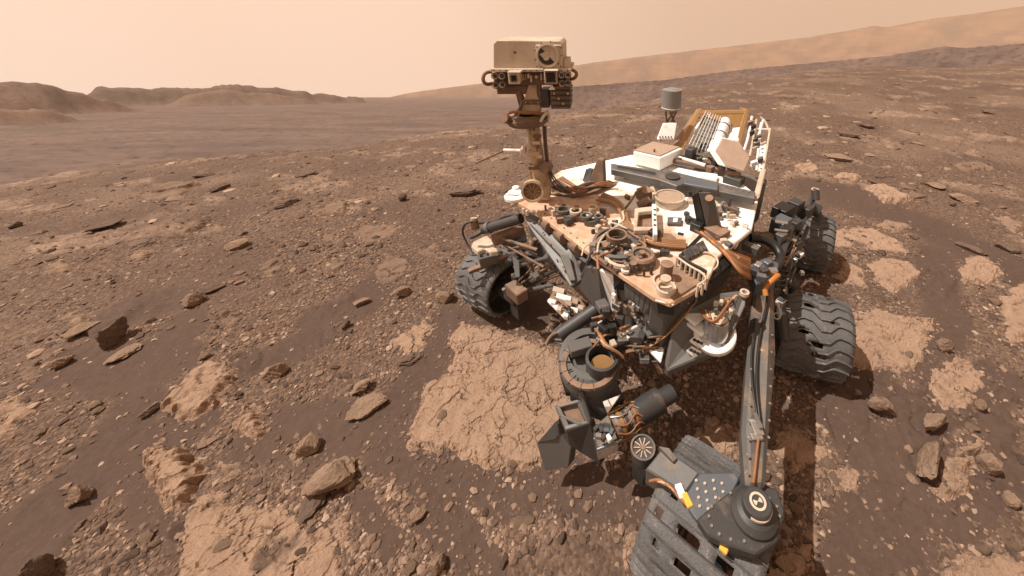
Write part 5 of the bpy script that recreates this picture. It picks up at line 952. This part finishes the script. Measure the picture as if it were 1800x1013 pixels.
for i in range(9): 
    for x in (1322 - i * 1.2, 1357 - i * 1.0): p = U(x, 590 + i * 30, 0.772 - 0.0125 * i if i < 5 else 0.715 - 0.008 * (i - 5)); part('bolt', 'steel', lambda m: m.cone(p, p + UP * 0.005, 0.006, n=6), rk)
cable('cable', 'black', PZ([(1350, 510, .87), (1346, 545, .83), (1336, 585, .79), (1330, 640, .75), (1330, 690, .73), (1336, 740, .70)]), 0.007, rk); cable('cable', 'cable', PZ([(1336, 748, .70), (1331, 790, .69), (1327, 830, .68), (1324, 850, .68)]), 0.006, rk); cable('cable', 'black', PZ([(1328, 560, .82), (1320, 620, .76), (1322, 680, .73), (1332, 735, .70)]), 0.005, rk)
cc = block('cable_clamp', 'steel', U(1330, 752, .695), 0.04, 0.07, 0.02, rk, 0.8); block('cable_clamp', 'grey', U(1332, 742, .70), 0.02, 0.07, 0.03, rk, 0.8); block('cable_clamp', 'steel', U(1330, 768, .69), 0.05, 0.03, 0.02, rk, 0.8)
# steering drum over the nearest wheel
SD = U(1332, 882, 0.71)
sdm = part('steering_drum', 'dark', lambda m: m.lathe(SD - UP * 0.14, UP, [(0.085, 0.05), (0.085, 0.07), (0.068, 0.09), (0.052, 0.10), (0.052, 0.135), (0.047, 0.14), (0.0, 0.14)], 40), bevel=0)
ring('target_ring', 'tan', SD + UP * 0.001, 0.030, 0.008, 0.003, sdm); ring('drum_rim', 'tan', SD + UP * -0.03, 0.0555, 0.006, 0.012, sdm, a0=2.4, a1=4.6)
for a in (0.3, 0.3 + math.pi): part('target_sector', 'tan', lambda m: m.prism([SD + UP * 0.0015] + [SD + UP * 0.0015 + Vector((math.cos(a + t), math.sin(a + t), 0)) * 0.017 for t in (-0.6, -0.2, 0.2, 0.6)], UP * 0.002), sdm)
part('target_disc', 'dark', lambda m: m.cone(SD, SD + UP * 0.001, 0.03, n=30), sdm)
fan = part('steering_bracket', 'dark', lambda m: m.prism(PX([(1226, 912), (1262, 880), (1300, 850), (1366, 858), (1380, 900), (1368, 950), (1330, 975), (1285, 960), (1245, 940)], 0.62), UP * -0.05), bevel=0.006)
for i in range(16): a = i / 16 * 6.28; p = U(1308 + 62 * math.cos(a), 908 + 44 * math.sin(a), 0.622); part('rivet', 'steel', lambda m: m.cone(p, p + UP * 0.005, 0.007, 0.005, n=8), fan)
bp = part('bolted_plate', 'blue', lambda m: m.prism(PX([(1206, 868), (1230, 831), (1292, 830), (1300, 842), (1268, 908), (1226, 915), (1210, 892)], 0.60), UP * -0.03), bevel=0.005)
for i in range(4):
    for j in range(4): p = U(1224 + j * 15 + i * 2, 845 + i * 15 + (j % 2) * 5, 0.602); part('rivet', 'tan', lambda m: m.cone(p, p + UP * 0.005, 0.0065, 0.005, n=8), bp)
gbx = part('steering_gearbox', 'grey', lambda m: m.prism(PZ([(1135, 824, .58), (1166, 786, .60), (1230, 831, .60), (1204, 868, .58)]), UP * -0.12), bevel=0.006); part('end_lip', 'grey', lambda m: m.prism(PZ([(1158, 785, .62), (1176, 788, .62), (1190, 806, .61), (1184, 812, .61)]), UP * -0.04), gbx)
rm = part('round_motor', 'dark', lambda m: m.cone(U(1131, 800, .53), U(1130, 787, .585), 0.056, n=28), bevel=0.004); ring('motor_rim', 'grey', U(1130, 787, .586), 0.056, 0.008, 0.006, rm)
for i in range(10): a = i * 0.628; d = Vector((math.cos(a), math.sin(a), 0)); part('spoke', 'tan', lambda m: m.box(U(1130, 787, .588) + d * 0.028, d * 0.014, Vector((-d.y, d.x, 0)) * 0.002, UP * 0.002), rm)
drum('hub', 'brown', U(1130, 787, .586), 0.012, 0.006, rm); part('motor_arm', 'black', lambda m: m.prism(PZ([(1112, 800, .53), (1122, 812, .55), (1140, 832, .53), (1130, 842, .49), (1112, 822, .49)]), UP * -0.08), rm, 0.005)
for i in range(4): cable('wire', ('cable', 'orange', 'tan', 'cable')[i], PZ([(1142 + i * 4, 846 - i, .56), (1160, 842 + i * 2, .60), (1176 + i * 2, 856, .60), (1192, 866 + i * 3, .59), (1212, 886 + i * 2, .58)]), 0.006, gbx)
block('tag', 'cleanwhite', U(1196, 864, .59), 0.03, 0.05, 0.02, gbx, 0.6); block('tape', 'yellow', U(1208, 880, .595), 0.025, 0.05, 0.02, gbx, 0.5); block('tape', 'yellow', U(1272, 966, .58), 0.02, 0.03, 0.02, gbx)
block('drive_strut', 'dark', U(1300, 885, .46), 0.10, 0.08, 0.24, fan, 0.2)
# bogie on the port side
bg = part('bogie_beam', 'dark', lambda m: m.tube(PZ([(1362, 500, .70), (1384, 450, .66), (1404, 400, .66), (1430, 345, .72)]), 0.030, 12, 1))
BOG = [((1378, 520, .6), (1388, 440, .66), 0.022), ((1392, 470, .55), (1420, 400, .60), 0.018), ((1398, 412, .68), (1432, 360, .74), 0.014), ((1372, 540, .55), (1380, 600, .42), 0.030), ((1366, 470, .8), (1392, 400, .74), 0.024), ((1384, 408, .66), (1360, 396, .78), 0.028), ((1440, 372, .6), (1430, 410, .42), 0.026)]
for a, b, r in BOG: rod('link', 'dark', U(*a), U(*b), r, bg, 12)
for a, b, z, sx, sy, sz, mt in ((1376, 372, .82, .16, .12, .10, 'black'), (1398, 362, .80, .12, .10, .10, 'dark'), (1372, 396, .84, .14, .10, .12, 'blue'), (1396, 396, .74, .10, .08, .10, 'dark'), (1416, 372, .74, .10, .09, .10, 'dark'), (1372, 420, .80, .08, .06, .10, 'grey'), (1396, 430, .66, .08, .08, .08, 'dark'), (1388, 500, .55, .10, .08, .08, 'black'), (1372, 532, .6, .05, .05, .05, 'steel'), (1395, 425, .70, .04, .03, .04, 'cleanwhite'), (1404, 448, .60, .07, .05, .03, 'white')): block('actuator_box', mt, U(a, b, z), sx, sy, sz, bg, 0.2)
part('actuator_band', 'steel', lambda m: m.cone(U(1362, 390, .90), U(1384, 393, .90), 0.014, n=10), bg); part('actuator_band', 'steel', lambda m: m.cone(U(1361, 404, .86), U(1384, 407, .86), 0.012, n=10), bg)
part('motor', 'dark', lambda m: m.cone(U(1434, 352, .74), U(1433, 334, .82), 0.034, n=18), bg); ring('cap', 'tan', U(1433, 334, .82), 0.034, 0.012, 0.008, bg); part('motor', 'dark', lambda m: m.cone(U(1440, 372, .66), U(1426, 366, .68), 0.06, n=20), bg)
part('lever', 'tan', lambda m: m.cone(U(1366, 530, .62), U(1376, 556, .5), 0.012, n=8), bg); ring('washer', 'tan', U(1366, 556, .6), 0.022, 0.008, 0.012, bg, Vector((-0.4, -0.5, 0.6)).normalized())
for i in range(10): cable('cable', random.choice(('black', 'dark', 'brown')), PZ([(1360 + random.random() * 20, 430 + i * 9, .75), (1376 + random.random() * 16, 440 + i * 8, .72), (1384 + random.random() * 20, 400 + i * 9, .7)]), 0.008, bg)
for i in range(14): p = U(1366 + random.random() * 44, 392 + random.random() * 120, 0.70); block('fitting', random.choice(('dark', 'steel', 'black', 'grey')), p, 0.03, 0.025, 0.03, bg, random.random() * 3)

# ---- wheels
def wheel_shell(name, holes, r=0.265, w=0.42, na=96, nw=14):
    vs = []; fs = []
    for j in range(nw + 1):
        t = j / nw * 2 - 1; rr = r * (1 - 0.030 * t * t - 0.025 * t ** 8)
        for i in range(na): a = 2 * math.pi * i / na; vs.append((math.cos(a) * rr, t * w / 2, math.sin(a) * rr))
    for j in range(nw):
        for i in range(na):
            if (i, j) in holes: continue
            fs.append((j * na + i, j * na + (i + 1) % na, (j + 1) * na + (i + 1) % na, (j + 1) * na + i))
    for sgn, j in ((1, nw), (-1, 0)):                    # stiffening lip inside each edge
        o = len(vs)
        for i in range(na): a = 2 * math.pi * i / na; vs.append((math.cos(a) * r * 0.86, sgn * w / 2 * 0.99, math.sin(a) * r * 0.86))
        for i in range(na): q = (j * na + i, j * na + (i + 1) % na, o + (i + 1) % na, o + i); fs.append(q if sgn > 0 else q[::-1])
    me = bpy.data.meshes.new(name); me.from_pydata(vs, [], [f[::-1] for f in fs]); me.polygons.foreach_set('use_smooth', [True] * len(fs)); me.materials.append(M['wheel']); return me
def grouser_mesh(r=0.265, w=0.42, straight=False):
    vs = []; fs = []; n = 24
    zig = (lambda t: 0.0) if straight else (lambda t: [0, 0, 1, 1, -1, -1, 0, 0][min(7, int((t + 1) / 2 * 7))] * 0.5 + 0)
    ts = np.linspace(-1, 1, n)
    zz = np.interp(ts, [-1, -0.72, -0.5, -0.2, 0.02, 0.3, 0.52, 0.8, 1], [0, 0, .075, .055, -.06, -.045, .07, .05, 0]) * (0.0 if straight else 1.0)
    for t, dz in zip(ts, zz):
        rr = r * (1 - 0.030 * t * t - 0.025 * t ** 8)
        for dr, da in (((-0.004, 0.010), (0.016, 0.0045), (0.016, -0.0045), (-0.004, -0.010)) if straight else ((-0.004, 0.020), (0.015, 0.010), (0.015, -0.010), (-0.004, -0.020))):
            a = dz * 1.6 + da; vs.append((math.cos(a) * (rr + dr), t * w / 2, math.sin(a) * (rr + dr)))
    for k in range(n - 1):
        for q in range(3): fs.append((k * 4 + q, k * 4 + q + 1, k * 4 + q + 5, k * 4 + q + 4))
    fs += [(0, 1, 2, 3), tuple(range(4 * n - 1, 4 * n - 5, -1))]
    me = bpy.data.meshes.new('grouser'); me.from_pydata(vs, [], [f for f in fs]); me.materials.append(M['wheel']); return me
def disc_mesh(name, mat, fn):
    m = MB(); fn(m); me = bpy.data.meshes.new(name); me.from_pydata([p[:] for p in m.v], [], m.f); me.materials.append(M[mat]); return me
G_ME = grouser_mesh(); G2_ME = grouser_mesh(straight=True)
SHADE_DISC_ME = disc_mesh('inner_shade_disc', 'brown', lambda m: m.lathe(Vector((0, 0, 0)), Vector((0, 1, 0)), [(0.25, -0.05), (0.12, 0.0), (0.07, 0.02), (0.07, -0.02), (0.12, -0.02), (0.25, -0.07)], 30))  # added brown disc, darkens the wheel's inside as shade would
HUB_ME = disc_mesh('hub', 'dark', lambda m: (m.cone(Vector((0, -0.10, 0)), Vector((0, 0.10, 0)), 0.075, n=24), m.cone(Vector((0, -0.14, 0)), Vector((0, 0.14, 0)), 0.045, n=20)))
SPK_ME = disc_mesh('spoke', 'grey', lambda m: m.tube([Vector((0.07, 0.0, 0)), Vector((0.14, 0.03, 0.045)), Vector((0.20, 0.0, 0.02)), Vector((0.258, 0.0, 0.0))], 0.010, 6))
SHELLS = []
def put_wheel(px, py, z, holes, yaw_off=0.0, spin=0.0, scale=1.0, gm=G_ME, label=None, pos=None):
    c = pos or U(px, py, z); me = wheel_shell('wheel', holes); o = bpy.data.objects.new('wheel', me); link(o, rover)
    o.location = Vector((c.x, c.y, z)) - P0; o.rotation_euler = Matrix.Rotation(YAW + yaw_off, 3, 'Z').to_euler(); o.scale = (scale,) * 3
    o.modifiers.new('thickness', 'SOLIDIFY').thickness = 0.006
    if label: o['label'] = label
    ng = 34 if gm is G2_ME else 24
    for i in range(ng): g = bpy.data.objects.new('grouser', gm); link(g, o); g.rotation_euler = (0, 2 * math.pi * (i + spin) / ng, 0)
    link(bpy.data.objects.new('hub', HUB_ME), o); link(bpy.data.objects.new('inner_shade_disc', SHADE_DISC_ME), o)
    for i in range(6): s_ = bpy.data.objects.new('spoke', SPK_ME); link(s_, o); s_.rotation_euler = (0, math.pi * i / 3, 0)
    return o
def rects(lst): return {(i % 96, j) for i0, i1, j0, j1 in lst for i in range(i0, i1) for j in range(j0, j1)}
put_wheel(1422, 586, 0.265, rects([(22, 24, 4, 7), (17, 18, 9, 11), (11, 13, 3, 5), (7, 9, 5, 8), (26, 27, 6, 9), (30, 31, 3, 4), (3, 5, 6, 9)]), 0.35, 0.3, label='torn grey aluminium wheel with chevron treads')
put_wheel(1414, 422, 0.265, set(), 0.3)
put_wheel(0, 0, 0.27, rects([(9, 11, 2, 3), (9, 11, 5, 7), (9, 11, 10, 12), (14, 16, 1, 2), (14, 16, 4, 7), (14, 16, 9, 11), (19, 21, 2, 3), (19, 21, 6, 8), (19, 21, 10, 12), (4, 6, 3, 5), (4, 6, 8, 9), (31, 33, 3, 5)]), 0.08, 0.0, 1.08, G2_ME, label='nearest wheel with rectangular cut openings in its tread', pos=Vector((0.465, 0.785, 0)))
put_wheel(868, 492, 0.25, set(), 0.12, scale=0.93, label='shaded wheel under the front steering motor')
put_wheel(0, 0, 0.265, set(), pos=R3(-0.2, 1.15, 0.265)); put_wheel(0, 0, 0.265, set(), pos=R3(-1.25, 1.1, 0.265))

# ---------------------------------------------------------------- dusty air
hm = bpy.data.materials.new('dusty_air'); hm.use_nodes = True; hn = hm.node_tree; hn.nodes.clear()
ho = hn.nodes.new('ShaderNodeOutputMaterial'); hv = hn.nodes.new('ShaderNodeVolumePrincipled'); hn.links.new(hv.outputs[0], ho.inputs['Volume'])
hv.inputs['Color'].default_value = (1.0, 0.78, 0.61, 1); hv.inputs['Density'].default_value = 0.00019; hv.inputs['Anisotropy'].default_value = 0.0
hz = MB().box(Vector((0, 0, -620)), Vector((4400, 0, 0)), Vector((0, 4400, 0)), Vector((0, 0, 760)))
hme = bpy.data.meshes.new('haze'); hme.from_pydata([p[:] for p in hz.v], [], hz.f); hme.materials.append(hm)
tag(link(bpy.data.objects.new('haze', hme)), 'pale dusty air over the plain', 'haze', kind='stuff')
